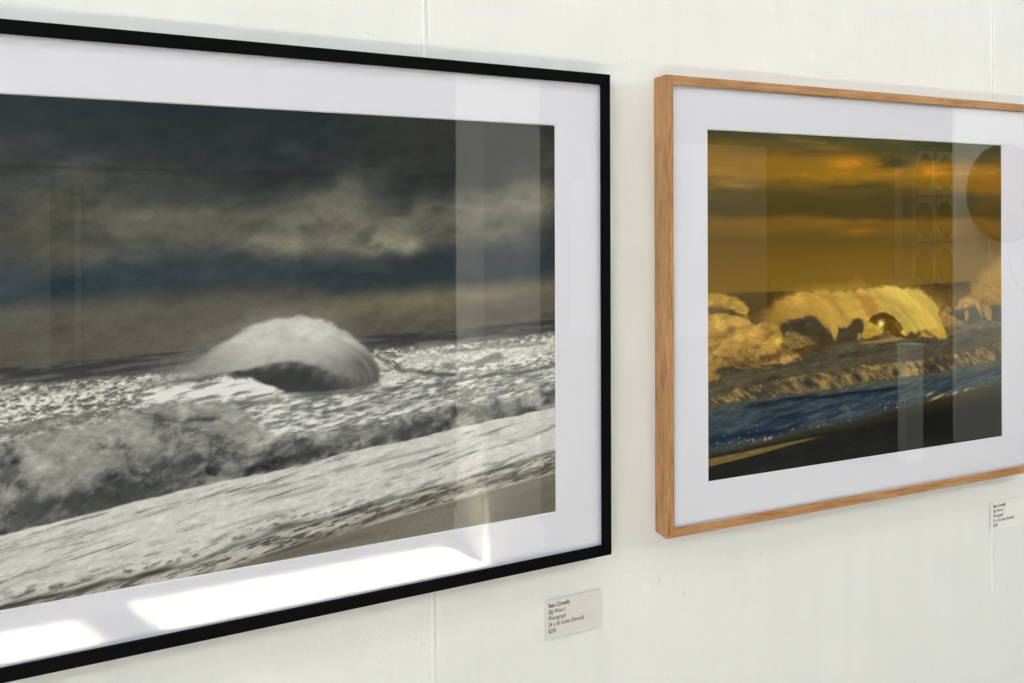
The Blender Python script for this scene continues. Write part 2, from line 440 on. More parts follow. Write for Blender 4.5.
    spray = c.poly([(120, 386), (150, 377), (178, 368), (202, 356), (225, 341), (250, 327), (275, 319), (300, 316.5), (322, 320), (346, 332), (362, 344), (373, 357), (379, 369), (378, 382), (368, 385),
                    (355, 380), (335, 374), (315, 366), (296, 361), (280, 362), (262, 366), (235, 371), (200, 377), (165, 385), (135, 390)], 5.0, 1.4, 7)
    spray = ss(.12, .8, spray + (f(8, 4, 30, 4, seed=124) - .5) * 1.6 * spray * (1 - spray))
    tail = ss(c.T([(120, 1)])[0, 0], c.T([(215, 1)])[0, 0], s)
    edge = c.poly([(130, 378), (200, 342), (245, 314), (290, 309), (330, 315), (365, 338), (384, 364), (384, 380), (300, 366), (200, 378), (150, 384)], 13, 5, 14)
    c.lay(edge * .35 * (.3 + .7 * tail), (148, 146, 140))
    k = ss(c.T([(300, 1)])[0, 0], c.T([(378, 1)])[0, 0], s)
    low = ss(c.T([(300, 335)])[0, 1], c.T([(300, 372)])[0, 1], t)
    v = 198 - 62 * k * low - 22 * low - 14 * k + 46 * (st - .5) * (.3 + k) - 46 * (1 - tail)
    tail2 = ss(c.T([(180, 1)])[0, 0], c.T([(265, 1)])[0, 0], s); v = v - 26 * (1 - tail2) * tail
    c.lay(spray * (.35 + .65 * np.clip(tail * .5 + tail2 * .5 + (f(26, 8, 35, 4, seed=127) - .5) * .9 * (1 - tail2), 0, 1)), c.gray(v, (1, .995, .975)))
    c.lay(c.poly([(296, 361), (315, 364), (340, 372), (360, 379), (374, 376), (378, 382), (366, 387), (340, 388), (318, 378)], 6, 3) * .55, c.gray(92 + 40 * (st - .4)))
    for x in (268, 284, 300, 316, 330, 344, 356):
        b = c.blob(x, 366 + (x - 284) * .16, 3.5, 8, -28) * .5; c.lay(b, c.gray(150 - (x - 268) * .4 + s * 0))
    c.lay(hol * ss(.62, .9, hol) * ss(c.T([(330, 1)])[0, 0], c.T([(290, 1)])[0, 0], s) * ss(c.T([(290, 366)])[0, 1], c.T([(290, 372)])[0, 1], t) * .9, c.gray(56 + 22 * f(16, 8, 10, 4, seed=112), (.97, 1, .96)))
    c.lay(ss(0, 1, 1 - abs(t - c.curve([(260, 392), (300, 394), (340, 392), (378, 386)])) / 3) * ss(c.T([(270, 1)])[0, 0], c.T([(290, 1)])[0, 0], s) * ss(c.T([(385, 1)])[0, 0], c.T([(365, 1)])[0, 0], s) * .6, (106, 106, 102))
    # --- breaking shore wave with mist
    up = [(-60, 455), (0, 436), (40, 430), (80, 420), (110, 414), (140, 404), (165, 401), (190, 403), (214, 402), (232, 407), (246, 414), (258, 425), (272, 436), (292, 438), (330, 432), (360, 425), (400, 418), (430, 409), (455, 404), (480, 401), (505, 397), (530, 394), (554, 386)]
    dn = [(-60, 551), (0, 536), (60, 521), (120, 506), (185, 490), (240, 478), (300, 466), (350, 452), (380, 446), (430, 436), (470, 425), (510, 417), (554, 408)]
    U_, Dn = c.curve(up, 5, 16, 131), c.curve(dn, 1.2, 14)
    h = np.clip((t - U_) / (Dn - U_ + 1e-6), 0, 1)
    m1 = f(34, 22, 25, 6, seed=141, gain=.58); m2 = f(13, 9, 20, 5, seed=147, gain=.6)
    leftz = ss(c.T([(300, 1)])[0, 0], c.T([(230, 1)])[0, 0], s)
    m3 = f(5, 3.5, 20, 4, seed=149, gain=.65)
    v = 128 + 70 * (m1 - .5) + 120 * (m2 - .5) + 80 * (m3 - .5) + 14 * (1 - h) - 10 * h
    pf = puff(s, t, 26, 311)
    v = v * .35 + .65 * (64 + 225 * pf - 26 * ss(.3, 1, h))
    darkm = ss(.50, .36, m1 * .6 + m2 * .4 + .10 * (1 - ss(.25, .8, h)) + .02 * leftz)
    v = v - 58 * darkm
    msk = ss(-3 - 8 * leftz.mean(), 4, t - U_) * ss(1, -1, t - Dn)
    c.lay(ss(-4, 7, t - U_) * ss(1, -1, t - Dn) * (.35 + .65 * ss(0, .18, h + .25 * (m2 - .3))), c.gray(v, (1, 1, .975)))
    for x, y, rx, ry, a in ((105, 497, 20, 13, .8), (148, 480, 30, 14, .75), (130, 478, 10, 10, .6), (88, 492, 10, 8, .5), (72, 503, 24, 10, .6), (8, 512, 14, 7, .7), (40, 512, 26, 9, .5), (165, 420, 8, 5, .6), (208, 415, 12, 6, .6), (192, 459, 12, 7, .75),
                            (270, 462, 22, 7, .5), (298, 444, 12, 3.5, .7), (310, 454, 20, 4.5, .7), (338, 436, 16, 5, .4), (398, 435, 18, 5, .6), (422, 424, 12, 5, .75), (545, 402, 12, 6, .6), (500, 408, 20, 5, .3), (145, 455, 16, 6, .4), (180, 490, 30, 6, .5), (235, 410, 10, 4, .4)):
        b = c.blob(x, y, rx, ry, 14) * (.25 + 1.3 * ss(.38, .62, f(13, 9, 30, 5, seed=int(x * 3 + y), gain=.62)))
        c.lay(b * a, (56, 60, 58))
    for x, y, rx, ry, a in ((60, 478, 26, 10, .4), (120, 450, 40, 8, .4), (40, 452, 40, 8, .4), (175, 440, 26, 7, .45), (225, 440, 30, 6, .35), (155, 500, 6, 3, .3), (215, 470, 18, 6, .3), (285, 468, 20, 4, .3), (90, 462, 8, 14, .3), (20, 530, 26, 5, .4), (350, 445, 16, 4, .3), (128, 410, 20, 6, .3)):
        b = c.blob(x, y, rx, ry, 14) * (.2 + 1.1 * ss(.35, .65, f(16, 9, 25, 4, seed=int(x * 5 + y)))) * ss(-4, 4, t - U_) * ss(1, -1, t - Dn)
        c.lay(b * a, (176, 175, 170))
    inside = ss(-6, 4, t - U_) * ss(1, -1, t - Dn)
    for x, y, rx, ry, an, v, a in ((150, 408, 34, 7, 8, 118, .6), (222, 410, 28, 6, 4, 112, .6), (195, 424, 40, 7, 8, 142, .5), (235, 432, 26, 6, 20, 116, .5), (175, 436, 40, 6, 10, 150, .45), (130, 432, 40, 7, 12, 138, .5),
                                   (60, 446, 50, 8, 10, 132, .5), (110, 458, 40, 7, 16, 146, .5), (200, 448, 36, 7, 12, 126, .45), (262, 452, 30, 8, 6, 122, .5), (150, 466, 22, 9, 40, 96, .5), (86, 474, 34, 9, 20, 116, .5), (30, 486, 40, 10, 14, 120, .5),
                                   (62, 496, 14, 9, 50, 138, .5), (128, 488, 30, 12, 20, 66, .75), (170, 480, 24, 8, 20, 78, .6), (100, 502, 18, 8, 10, 74, .6), (18, 512, 22, 6, -20, 70, .6), (48, 516, 24, 6, 16, 72, .55), (8, 526, 26, 6, 14, 128, .5),
                                   (70, 512, 20, 4, 16, 120, .45), (190, 459, 13, 5, 0, 58, .8), (165, 420, 9, 5, 20, 70, .7), (208, 414, 11, 5, -10, 68, .7), (212, 466, 30, 7, 10, 122, .5), (236, 470, 30, 4, 14, 132, .5), (294, 460, 20, 5, 30, 112, .5),
                                   (278, 447, 8, 5, 40, 92, .4), (312, 454, 18, 4, 8, 66, .6), (298, 443, 12, 3, 6, 60, .6), (340, 440, 30, 5, 12, 108, .5), (366, 444, 24, 3, 14, 86, .5), (378, 430, 30, 5, 14, 124, .5), (400, 437, 20, 3.5, 10, 76, .6), (424, 425, 12, 5, 0, 66, .7),
                                   (455, 420, 20, 6, 10, 128, .4), (495, 408, 18, 6, 10, 104, .5), (520, 402, 18, 5, 14, 120, .4), (545, 401, 12, 6, 14, 70, .5)):
        c.lay(c.rag(x, y, rx, ry, an, 1.3) * a * inside * (.1 + .8 * ss(.2, .5, pf if v > 100 else .7 - pf)), (v, v, v * .975))
    pf2 = puff(s, t, 15, 351)
    c.lay(inside * ss(.34, .16, pf * .6 + pf2 * .4) * .6, (76, 79, 76)); c.lay(inside * ss(.38, .62, pf * .6 + pf2 * .4) * .4, (176, 175, 170))
    # --- run-out foam, streaked along the beach
    sl = f(70, 4.6, 10, 5, seed=151, gain=.6); sl2 = f(24, 2.2, 11, 4, seed=157, gain=.6); spk = f(3, 2, 10, 2, seed=158)
    v = 203 - 84 * ss(.55, .76, sl * .45 + sl2 * .55) - 22 * (sl - .5) - 16 * (spk - .5) - 20 * (sl2 - .5)
    c.lay(ss(-1, 1, t - Dn), c.gray(v, (1, 1, .985)))
    for off, a in ((12, .32), (22, .28), (36, .26), (48, .18)):
        q = c.curve(dn) + off + (f(60, 3, 10, 3, seed=off) - .5) * 8
        c.lay(np.exp(-((t - q) / 1.6) ** 2) * ss(.45, .62, f(40, 30, 10, 3, seed=off + 3)) * a * 1.6, (130, 130, 126))
    L1 = [(-60, 622), (0, 608), (39, 598), (78, 590), (137, 576.5), (195, 563), (229, 548), (262, 537), (288, 526), (336, 517), (390, 498.5), (420, 491.8), (456, 482), (486, 473), (556, 451.5)]
    c1 = c.curve(L1, .9, 9, 161)
    below = ss(0, 3, t - c1)
    v = 178 - 95 * ss(.46, .66, f(12, 2.2, 12, 4, seed=171, gain=.6)) + 22 * (f(50, 3, 12, 3, seed=173) - .5)
    c.lay(below, c.gray(v, (1, .99, .955)))
    brk = .55 + .45 * ss(.4, .6, f(26, 20, 0, 3, seed=175))
    c.lay(np.exp(-((t - c1) / 1.9) ** 2) * brk, (62, 60, 54))
    c.lay(c.blob(86, 588.5, 22, 2.4, 12) * .9, (66, 62, 54)); c.lay(c.blob(150, 573.5, 18, 2.2, 12) * .8, (66, 62, 54)); c.lay(c.blob(283, 526, 14, 2.6, 10) * .7, (70, 68, 62))
    for dd, a in ((-6, .45), (-11, .25)):
        c.lay(np.exp(-((t - c1 - dd) / 2.2) ** 2) * ss(.5, .7, f(7, 3, 10, 3, seed=180 - dd)) * a * 2 * ss(c.T([(400, 1)])[0, 0], c.T([(300, 1)])[0, 0], s), (96, 95, 90))
    L2 = [(-60, 640), (100, 606), (200, 581), (235, 568), (268, 556), (307, 543), (346, 530), (390, 512), (420, 502), (457, 490.4), (556, 467)]
    c2 = c.curve(L2, .7, 9, 181)
    c.lay(np.exp(-((t - c2) / 3.6) ** 2) * ss(c.T([(150, 1)])[0, 0], c.T([(250, 1)])[0, 0], s) * (.45 + .4 * ss(.4, .6, f(10, 2, 11, 3, seed=183))), (84, 80, 70))
    c.lay(np.exp(-((t - c2 + 7) / 2.5) ** 2) * ss(.45, .65, f(14, 2, 11, 3, seed=184)) * .6, (208, 204, 190))
    L3 = [(-60, 660), (120, 616), (200, 590), (235, 568), (268, 557), (307, 545), (346, 533), (390, 519), (420, 510.5), (457, 500), (556, 472.5)]
    c3 = c.curve(L3)
    sand = ss(-1.2, 1.2, t - c3)
    c.lay(sand, c.gray(119 + 12 * (f(120, 14, 12, 3, seed=191) - .5) * 2 + 9 * (f(2.5, 2, 0, 2, seed=192) - .5) - 10 * ss(c.T([(430, 1)])[0, 0], c.T([(554, 1)])[0, 0], s), (1, .965, .88)))
    c.lay(np.exp(-((t - c3 + .5) / 1.3) ** 2) * ss(c.T([(280, 1)])[0, 0], c.T([(400, 1)])[0, 0], s) * .6, (176, 170, 152))
    q = c.curve([(235, 572), (300, 552), (360, 538), (400, 530), (470, 520), (556, 500)])
    c.lay(np.exp(-((t - q) / 3) ** 2) * sand * ss(c.T([(420, 1)])[0, 0], c.T([(360, 1)])[0, 0], s) * .5, (96, 90, 76))
    dt = f(6, 2.8, 10, 5, seed=201, gain=.72) - .5; wb_ = ss(-2, 4, t - hor) * (1 - .7 * sand) * (1 - .6 * hol)
    c.img *= (1 + .40 * dt * wb_ * (1 - .8 * spray) * (1 - .5 * ss(-1, 1, t - Dn)))[..., None]
    dt = f(16, 9, 6, 5, seed=205, gain=.66) - .5; c.img *= (1 + .30 * dt * ss(4, -2, t - hor))[..., None]
    c.img += (np.random.RandomState(4).rand(*s.shape)[..., None] - .5) * 7


def paint_gold(c):
    s, t = c.s, c.t
    f = lambda *a, **k: fbm(s, t, *a, **k)
    X = lambda px: c.T([(px, 250)])[0, 0]
    rows = [(125, (72, 70, 42)), (140, (76, 73, 44)), (147, (108, 86, 42)), (154, (134, 100, 40)), (166, (142, 106, 34)), (180, (134, 100, 32)), (187, (104, 84, 40)),
            (193, (84, 72, 38)), (212, (82, 68, 34)), (219, (122, 92, 34)), (232, (116, 88, 34)), (238, (104, 80, 34)), (252, (112, 86, 32)), (294, (126, 97, 36))]
    ref = c.T([(780, r[0]) for r in rows])[:, 1]
    tt = t + (f(110, 14, 2, 4, seed=3) - .5) * 14 + (f(30, 6, 2, 3, seed=9) - .5) * 4 - (s - X(780)) * .02
    for k in range(3): c.img[..., k] = np.interp(tt, ref, [r[1][k] for r in rows])
    for x, y, rx, ry, col, a in ((730, 172, 50, 12, (158, 122, 56), .6), (735, 196, 50, 4, (118, 98, 56), .4), (735, 186, 26, 3, (176, 132, 58), .5), (830, 146, 34, 3.5, (168, 122, 62), .8), (800, 139, 24, 3, (140, 108, 66), .6), (800, 152, 50, 3, (92, 76, 36), .8), (885, 142, 60, 3.5, (92, 80, 54), .7),
                                 (845, 164, 22, 6, (188, 132, 34), .8), (860, 162, 34, 4, (206, 132, 34), .8), (830, 176, 60, 4, (176, 128, 34), .8), (895, 172, 40, 4.5, (178, 122, 36), .85),
                                 (935, 171, 30, 5, (216, 144, 34), .85), (925, 168, 14, 6, (206, 132, 30), .5), (975, 172, 40, 5, (196, 136, 40), .8), (985, 184, 40, 4, (150, 92, 24), .5), (893, 162, 32, 6, (72, 68, 38), .9), (930, 156, 34, 5, (78, 70, 38), .8), (980, 158, 40, 5, (80, 72, 44), .7),
                                 (790, 179, 20, 2, (104, 78, 26), .6), (860, 186, 60, 5, (88, 74, 38), .8), (900, 200, 80, 12, (76, 68, 36), .6), (845, 222, 50, 2.6, (138, 100, 34), .6), (870, 225, 24, 1.8, (96, 74, 32), .7), (800, 236, 90, 4, (100, 78, 34), .4),
                                 (780, 228, 40, 3, (132, 98, 36), .4), (860, 231, 20, 3, (166, 112, 30), .5), (740, 150, 30, 4, (112, 90, 52), .6)):
        b = c.blob(x, y, rx, ry * 1.25, 1) * (.35 + 1.0 * ss(.35, .62, f(26, 5, 2, 4, seed=int(x + y))))
        c.lay(b * a, col)
    hor = c.curve([(700, 294.5), (760, 292), (850, 289), (900, 286), (930, 283.5), (1010, 279)])
    c.lay(np.exp(-((t - hor + 20) / 22) ** 2) * .35 * ss(X(720), X(860), s), (140, 106, 40))
    # sea behind the waves
    c.lay(ss(-1, 1, t - hor), c.gray(88 + 12 * (f(30, 3, 3, 3, seed=11) - .5), (1, .78, .36)))
    # grey brown water between the waves and the shore break
    mid = c.curve([(700, 371), (760, 366), (800, 356), (840, 343), (900, 338), (946, 338), (1010, 322)], 1, 10)
    w = f(40, 3.2, 7, 5, seed=21, gain=.6)
    c.lay(ss(-2, 2, t - mid), np.stack([84 + 56 * (w - .45), 76 + 50 * (w - .45), 60 + 40 * (w - .45)], -1))
    # gold mist rising right and centre
    mist = c.poly([(968, 300), (974, 283), (985, 271), (1002, 258), (1012, 250), (1012, 314), (990, 306)], 11, 6)
    c.lay(mist * .85, (176, 136, 56))
    m = c.poly([(756, 318), (775, 303), (790, 294), (812, 288), (850, 284), (862, 281), (872, 287), (840, 300), (800, 320), (776, 326)], 7, 4)
    c.lay(m * .6, (166, 128, 50))
    c.lay(c.poly([(846, 290), (855, 274), (862, 282), (875, 287), (860, 294)], 5, 3) * .45, (156, 120, 46))
    c.lay(c.poly([(918, 300), (950, 292), (966, 292), (982, 300), (975, 320), (930, 320)], 9, 4) * .5, (140, 108, 58))
    # small waves on the right
    c.lay(c.poly([(944, 310), (965, 307), (990, 306), (1012, 306), (1012, 330), (946, 330)], 2.5, 1.5), c.gray(76 + 24 * f(14, 8, 0, 4, seed=31), (1, .95, .80)))
    c.lay(c.poly([(955, 309), (962, 298), (972, 297), (979, 302), (982, 310), (983, 318), (978, 310), (974, 303), (966, 308)], 3, 2) * .9, (188, 150, 84))
    c.lay(c.poly([(940, 312), (948, 306), (952, 311), (947, 312), (958, 319), (966, 326), (950, 328), (940, 324)], 2, 2, 6) * .9, c.gray(160 + 60 * (f(6, 4, -40, 4, seed=33) - .5), (1, .82, .5)))
    c.lay(c.poly([(982, 305), (989, 305), (992, 312), (991, 320), (987, 320), (983, 312)], 2, 1.5) * .85, (168, 138, 76))
    c.lay(c.poly([(964, 312), (968, 310), (969, 317), (966, 322)], 1.5, 1) * .8, (180, 144, 78))
    c.lay(c.poly([(950, 325), (980, 322), (1012, 320), (1012, 328), (975, 330), (946, 337)], 3, 3) * .8, c.gray(86 + 50 * f(12, 3, 8, 4, seed=34), (1, .93, .75)))
    # far left waves
    g = f(14, 6, -30, 5, seed=41, gain=.6)
    c.lay(c.poly([(700, 292), (722, 293.5), (736, 297), (744, 303), (749, 310), (747, 316), (741, 314), (733, 311), (722, 312), (700, 313)], 1.8, 1.6), np.stack([178 + 60 * (g - .5), 142 + 60 * (g - .5), 66 + 40 * (g - .5)], -1))
    c.lay(c.poly([(700, 308), (718, 306), (734, 310), (738, 314), (720, 313), (700, 317)], 2.5, 1.5) * .8, (96, 74, 44))
    g = f(16, 7, 28, 5, seed=43, gain=.6); g3 = f(9, 5, -35, 4, seed=44, gain=.6)
    wv = c.poly([(700, 313), (725, 313), (744, 318), (758, 325), (768, 333), (774, 341), (781, 347), (793, 352), (803, 358), (803, 361), (790, 362), (778, 366), (762, 368), (745, 369), (730, 372), (716, 372), (700, 378)], 1.8, 2.4, 7)
    lowk = ss(c.T([(740, 340)])[0, 1], c.T([(740, 362)])[0, 1], t)
    pf = puff(s, t, 22, 321); vv = 150 + 120 * pf - 36 * lowk + 30 * (g - .5) - 50 * lowk * ss(.52, .36, g3)
    c.lay(wv, np.stack([vv, vv * .795, vv * .40 + 8 * lowk], -1))
    c.lay(c.blob(722, 334, 16, 5, 12) * .6, (124, 94, 48)); c.lay(c.blob(732, 329, 6, 3, 20) * .6, (116, 84, 36)); c.lay(c.blob(722, 345, 20, 3, 8) * .3, (120, 94, 48))
    for x, y, rx, ry, a in ((718, 357, 10, 3, .7), (712, 364, 10, 3, .6), (728, 350, 6, 3, .5), (765, 357, 12, 3, .6), (748, 364, 8, 4, .7), (738, 352, 8, 3, .4), (757, 348, 5, 4, .4), (700, 348, 8, 3, .5), (728, 368, 14, 2.4, .6)):
        c.lay(c.blob(x, y, rx, ry, 8) * a * (.3 + ss(.35, .6, f(6, 4, 0, 3, seed=int(x)))), (88, 62, 34))
    hump = c.poly([(748, 330), (760, 323), (772, 322), (780, 327), (784, 335), (784, 342), (776, 344), (762, 338)], 2.5, 1.5)
    c.lay(hump * .8, np.stack([186 + 50 * (g - .5), 146 + 50 * (g - .5), 70 + s * 0], -1))
    c.lay(c.poly([(764, 334), (771, 331), (775, 332), (772, 338), (767, 340)], 2.5, 2, 4) * .6, (128, 88, 44))
    # caves, foam hill
    cave = (82, 72, 56)
    c.lay(c.poly([(780, 330), (783, 324), (795, 317), (812, 313), (824, 318), (838, 330), (870, 315), (876, 330), (866, 338), (840, 343), (818, 344), (800, 342), (785, 340)], 2.4, 2.2, 5), c.gray(72 + 26 * (f(16, 4, 4, 4, seed=51) - .4), (1, .87, .66)))
    c.lay(c.blob(822, 335, 9, 4) * .7, (66, 48, 24)); c.lay(c.blob(806, 338, 8, 3) * .0, cave)
    c.lay(c.poly([(784, 343), (785, 334), (790, 329), (796, 332), (806, 337), (816, 343), (802, 347), (790, 350)], 1.5, 1.5, 5), c.gray(136 + 90 * (f(8, 3, -35, 4, seed=53) - .5), (1, .82, .5)))
    c.lay(c.blob(778, 341, 4.2, 3.6) * 1.0, (255, 232, 120)); c.lay(c.blob(778, 341, 8, 7) * .5, (226, 184, 70))
    # --- main spray
    c.lay(c.poly([(768, 318), (780, 300), (796, 291), (830, 287), (860, 287), (884, 284), (908, 284), (926, 289), (940, 300), (948, 320), (948, 334), (900, 325), (860, 312), (800, 316)], 12, 3) * .55, (172, 134, 58))
    stA = c.arc(774, 362, 1.35, 4.2, 14, 4, 61, .55); stB = c.arc(852, 372, 1.25, 4.2, 14, 4, 64, .55)
    kk = ss(X(836), X(860), s); st = stA * (1 - kk) + stB * kk; st2 = f(44, 12, -50, 4, seed=67)
    sp = c.poly([(762, 322), (770, 310), (782, 300), (796, 294), (812, 291), (830, 290), (846, 293), (860, 290), (884, 287), (906, 287), (922, 291), (932, 298), (939, 308), (941, 318), (944, 328), (948, 336), (940, 338), (928, 336), (918, 333),
                 (906, 335), (898, 330), (893, 322), (884, 316), (874, 318), (872, 328), (866, 324), (860, 317), (853, 320), (848, 327), (838, 328), (836, 341), (833, 340), (827, 329), (820, 322), (812, 315), (802, 317), (792, 318), (783, 323), (776, 330)], 5.5, 3.4, 7)
    kx = ss(X(790), X(925), s)
    tc_ = c.T([(850, 300)])[0, 1]
    vv = 190 + 34 * kx + 50 * (st - .5) + 56 * (st2 - .5) - 16 * ss(tc_ - 10, tc_ + 25, t)
    gg = vv * (.79 + .055 * kx); bb = vv * (.375 + .03 * kx)
    sp = ss(.08, .92, sp + (st - .5) * 1.1 * sp * (1 - sp) * 4)
    c.lay(sp * ss(X(756), X(800), s), np.stack([vv, gg, bb], -1))
    edge = ss(X(840), X(858), s) * ss(X(885), X(862), s)
    c.lay(c.poly([(850, 292), (856, 298), (863, 306), (868, 316), (876, 318), (880, 306), (870, 296)], 5, 3) * .75, (170, 124, 56))
    c.lay(c.poly([(826, 296), (838, 300), (850, 308), (848, 296)], 5, 2) * .25, (180, 136, 56))
    for x0, y0, ln, a in () and ((815, 300, 20, .35), (830, 318, 14, .4), (893, 298, 22, .4), (907, 300, 24, .45), (917, 300, 24, .5), (927, 308, 20, .4), (800, 303, 14, .25), (900, 312, 14, .35)):
        c.lay(c.blob(x0, y0, ln, 2.4, -58) * a, (248, 216, 112))
    for x, y, rx, ry, an, col, a in ((728, 322, 26, 4, 8, (212, 172, 86), .5), (752, 332, 18, 4, 30, (206, 166, 78), .5), (742, 345, 30, 4, 14, (172, 134, 66), .5), (768, 350, 20, 4, 20, (186, 148, 78), .5), (716, 360, 12, 5, 30, (196, 158, 84), .5),
                                     (736, 360, 20, 4, 10, (150, 116, 58), .5), (790, 358, 12, 3, 10, (206, 168, 96), .6), (724, 336, 14, 4, 20, (118, 88, 42), .5), (712, 349, 12, 3, 20, (112, 84, 40), .5), (765, 360, 14, 2.5, 8, (112, 84, 48), .6),
                                     (800, 326, 14, 4, 20, (64, 56, 46), .5), (812, 322, 10, 5, 40, (90, 76, 58), .5), (860, 328, 9, 6, 60, (92, 76, 54), .6), (846, 335, 12, 3, 0, (108, 90, 66), .5), (852, 345, 30, 1.6, 4, (150, 124, 82), .4)):
        c.lay(c.rag(x, y, rx, ry, an) * a, col)
    # sunlit hollow
    c.lay(c.poly([(868, 322), (874, 316), (882, 314), (892, 316), (900, 322), (903, 329), (898, 335), (886, 334), (880, 328)], 1.4, 1.6, 4) * .92, c.gray(108 + 60 * (f(4, 4, -40, 3, seed=71) - .5), (1, .74, .2)))
    c.lay(c.poly([(868, 320), (876, 314), (884, 312), (894, 317), (898, 321), (890, 320), (882, 318), (874, 321)], 1.2, 1.6, 4) * .8, (84, 52, 22))
    c.lay(c.poly([(864, 326), (874, 324), (884, 329), (882, 334), (868, 338), (862, 338)], 2, 2, 5) * .85, (196, 160, 62))
    c.lay(c.blob(881, 323.5, 4.4, 4) * 1.2, (255, 244, 170)); c.lay(c.blob(879, 327, 7, 4) * .35, (240, 205, 90))
    c.lay(c.poly([(876, 338), (884, 332), (888, 331), (894, 336), (906, 340), (890, 342)], 1.5, 1) * .8, (128, 104, 70))
    c.lay(c.poly([(860, 342), (880, 339.5), (900, 337), (905, 339), (880, 343), (864, 344)], 1.5, 1) * .6, (182, 146, 86))
    c.lay(c.poly([(919, 337), (926, 330), (936, 328), (944, 331), (948, 337), (940, 339), (934, 336)], 2, 2, 5) * .8, (196, 156, 62))
    c.lay(c.poly([(920, 331), (926, 329), (934, 335), (938, 338), (928, 336)], 1.5, 1) * .7, (104, 84, 56))
    c.lay(c.poly([(858, 333), (861, 333), (861, 340), (857, 340)], 1.2) * .7, (186, 160, 104))
    c.lay(c.poly([(700, 372), (712, 372), (722, 376), (718, 380), (700, 384)], 2, 2, 5) * .75, (168, 130, 66))
    c.lay(c.poly([(717, 368), (735, 367), (744, 371), (730, 374), (717, 374)], 2, 1) * .7, (58, 54, 40))
    c.lay(c.poly([(760, 365.5), (782, 363), (782, 366), (762, 368)], 1.2) * .7, (54, 48, 34))
    # --- shore break
    up = [(700, 405), (710, 400), (718, 397), (727, 396), (735, 389), (745, 386), (756, 385), (764, 383), (775, 381), (787, 377), (800, 376), (808, 373), (818, 372), (838, 373), (850, 369), (862, 365), (873, 366), (885, 364), (895, 363), (920, 360), (940, 356), (957, 354), (980, 348), (1010, 339)]
    dn = [(700, 409), (712, 406), (730, 402), (750, 399), (765, 398), (785, 395), (803, 393), (828, 389), (850, 385), (880, 380), (905, 377), (930, 373.5), (950, 370), (1010, 358)]
    U_, Dn = c.curve(up, 1.8, 7, 81), c.curve(dn, 1.4, 9, 83)
    # darker water shadow above the break and low blue water
    c.lay(ss(-12, 0, t - U_) * .35, (92, 78, 56))
    c.lay(c.poly([(748, 383), (760, 381), (775, 375), (786, 377), (795, 377), (800, 381), (780, 383)], 1.6, 1.5, 5) * .85, (62, 54, 40))
    bl = f(60, 5, 9, 5, seed=91, gain=.6); b2 = f(16, 2.6, 9, 4, seed=95, gain=.6)
    low = t - Dn
    r = 68 + 54 * (b2 - .5) - 12 * ss(4, 40, low); g_ = 77 + 54 * (b2 - .5) - 8 * ss(4, 40, low); b_ = 72 + 54 * (b2 - .5) + 8 * ss(2, 20, low)
    c.lay(ss(-1.5, 1.5, low), np.stack([r, g_, b_], -1))
    c.lay(ss(-1, 2, low) * ss(9, 1, low) * .55, (98, 92, 80))
    c.lay(ss(6, 12, low) * ss(.48, .36, bl) * .5, (26, 38, 60))
    c.lay(ss(6, 12, low) * ss(.56, .68, bl * .5 + b2 * .5) * .5, (86, 96, 108))
    for pts, a, w in (([(745, 407), (775, 402), (800, 398.5), (830, 396.5), (850, 394), (880, 391), (905, 388)], .9, 2.6), ([(707, 441), (740, 436), (775, 433), (800, 426)], .9, 4.5), ([(757, 419), (800, 415), (840, 404)], .5, 3), ([(720, 426), (760, 420), (800, 420)], .25, 4), ([(707, 428), (735, 425)], .3, 3)):
        p = c.T(pts); m = np.exp(-((t - np.interp(s, p[:, 0], p[:, 1]) + (f(20, 3, 8, 3, seed=97) - .5) * 6) / w) ** 2) * ss(p[0, 0] - 12, p[0, 0] + 12, s) * ss(p[-1, 0] + 12, p[-1, 0] - 12, s)
        c.lay(m * a, (20, 30, 52))
    c.lay(ss(8, 14, low) * ss(X(780), X(712), s) * ss(34, 20, low) * .6, (62, 74, 78))
    fing = f(11, 3.0, -38, 5, seed=101, gain=.66); fb = f(26, 12, -30, 4, seed=104)
    k = ss(.34, .66, fing * .6 + fb * .4)
    vv = 72 + 92 * k
    c.lay(ss(-1, 1.5, t - U_) * ss(1, -1.5, t - Dn), np.stack([vv, vv * .83 + 4 * (1 - k), vv * .48 + 18 * (1 - k)], -1))
    for x, y, rx, ry, a in ((808, 384, 9, 6, .85), (797, 390, 5, 3, .3), (858, 378, 9, 5, .85), (896, 373, 7, 6, .9), (932, 367, 9, 4, .7), (832, 386, 6, 4, .5), (762, 394, 6, 4, .4), (952, 361, 6, 4, .5), (775, 391, 3, 4, .4), (846, 371, 6, 3, .4)):
        c.lay(c.blob(x, y, rx, ry, -25) * a, (40, 44, 48))
    # --- wet sand and shore sparkle
    sh = c.curve([(700, 455), (707, 453), (740, 446.5), (770, 440), (800, 431), (830, 425), (850, 421.5), (900, 407.5), (959, 392.5), (1010, 381)])
    c.lay(ss(-7, -1, t - sh) * .75, (66, 66, 56))
    c.lay(ss(-.5, 2, t - sh), c.gray(58 - 18 * ss(0, 8, t - sh), (1, .95, .72)))
    gtop = c.curve([(700, 462), (707, 459.5), (750, 450.5), (790, 442), (825, 435.5), (850, 432), (1010, 395)])
    gbot = c.curve([(700, 469), (707, 467.5), (750, 457), (790, 445.5), (825, 436.5), (850, 432), (1010, 395)])
    c.lay(ss(-1, 1, t - gtop + 3), (30, 28, 14))
    c.lay(ss(-1.2, 1.2, t - gtop) * ss(1.2, -1.2, t - gbot) * ss(X(835), X(800), s), c.gray(118 + 20 * (f(30, 3, 12, 3, seed=111) - .5), (1, .84, .42)))
    c.lay(ss(-1.2, 1.2, t - gbot), c.gray(15 + 16 * f(60, 14, 10, 4, seed=113), (1, 1, .66)))
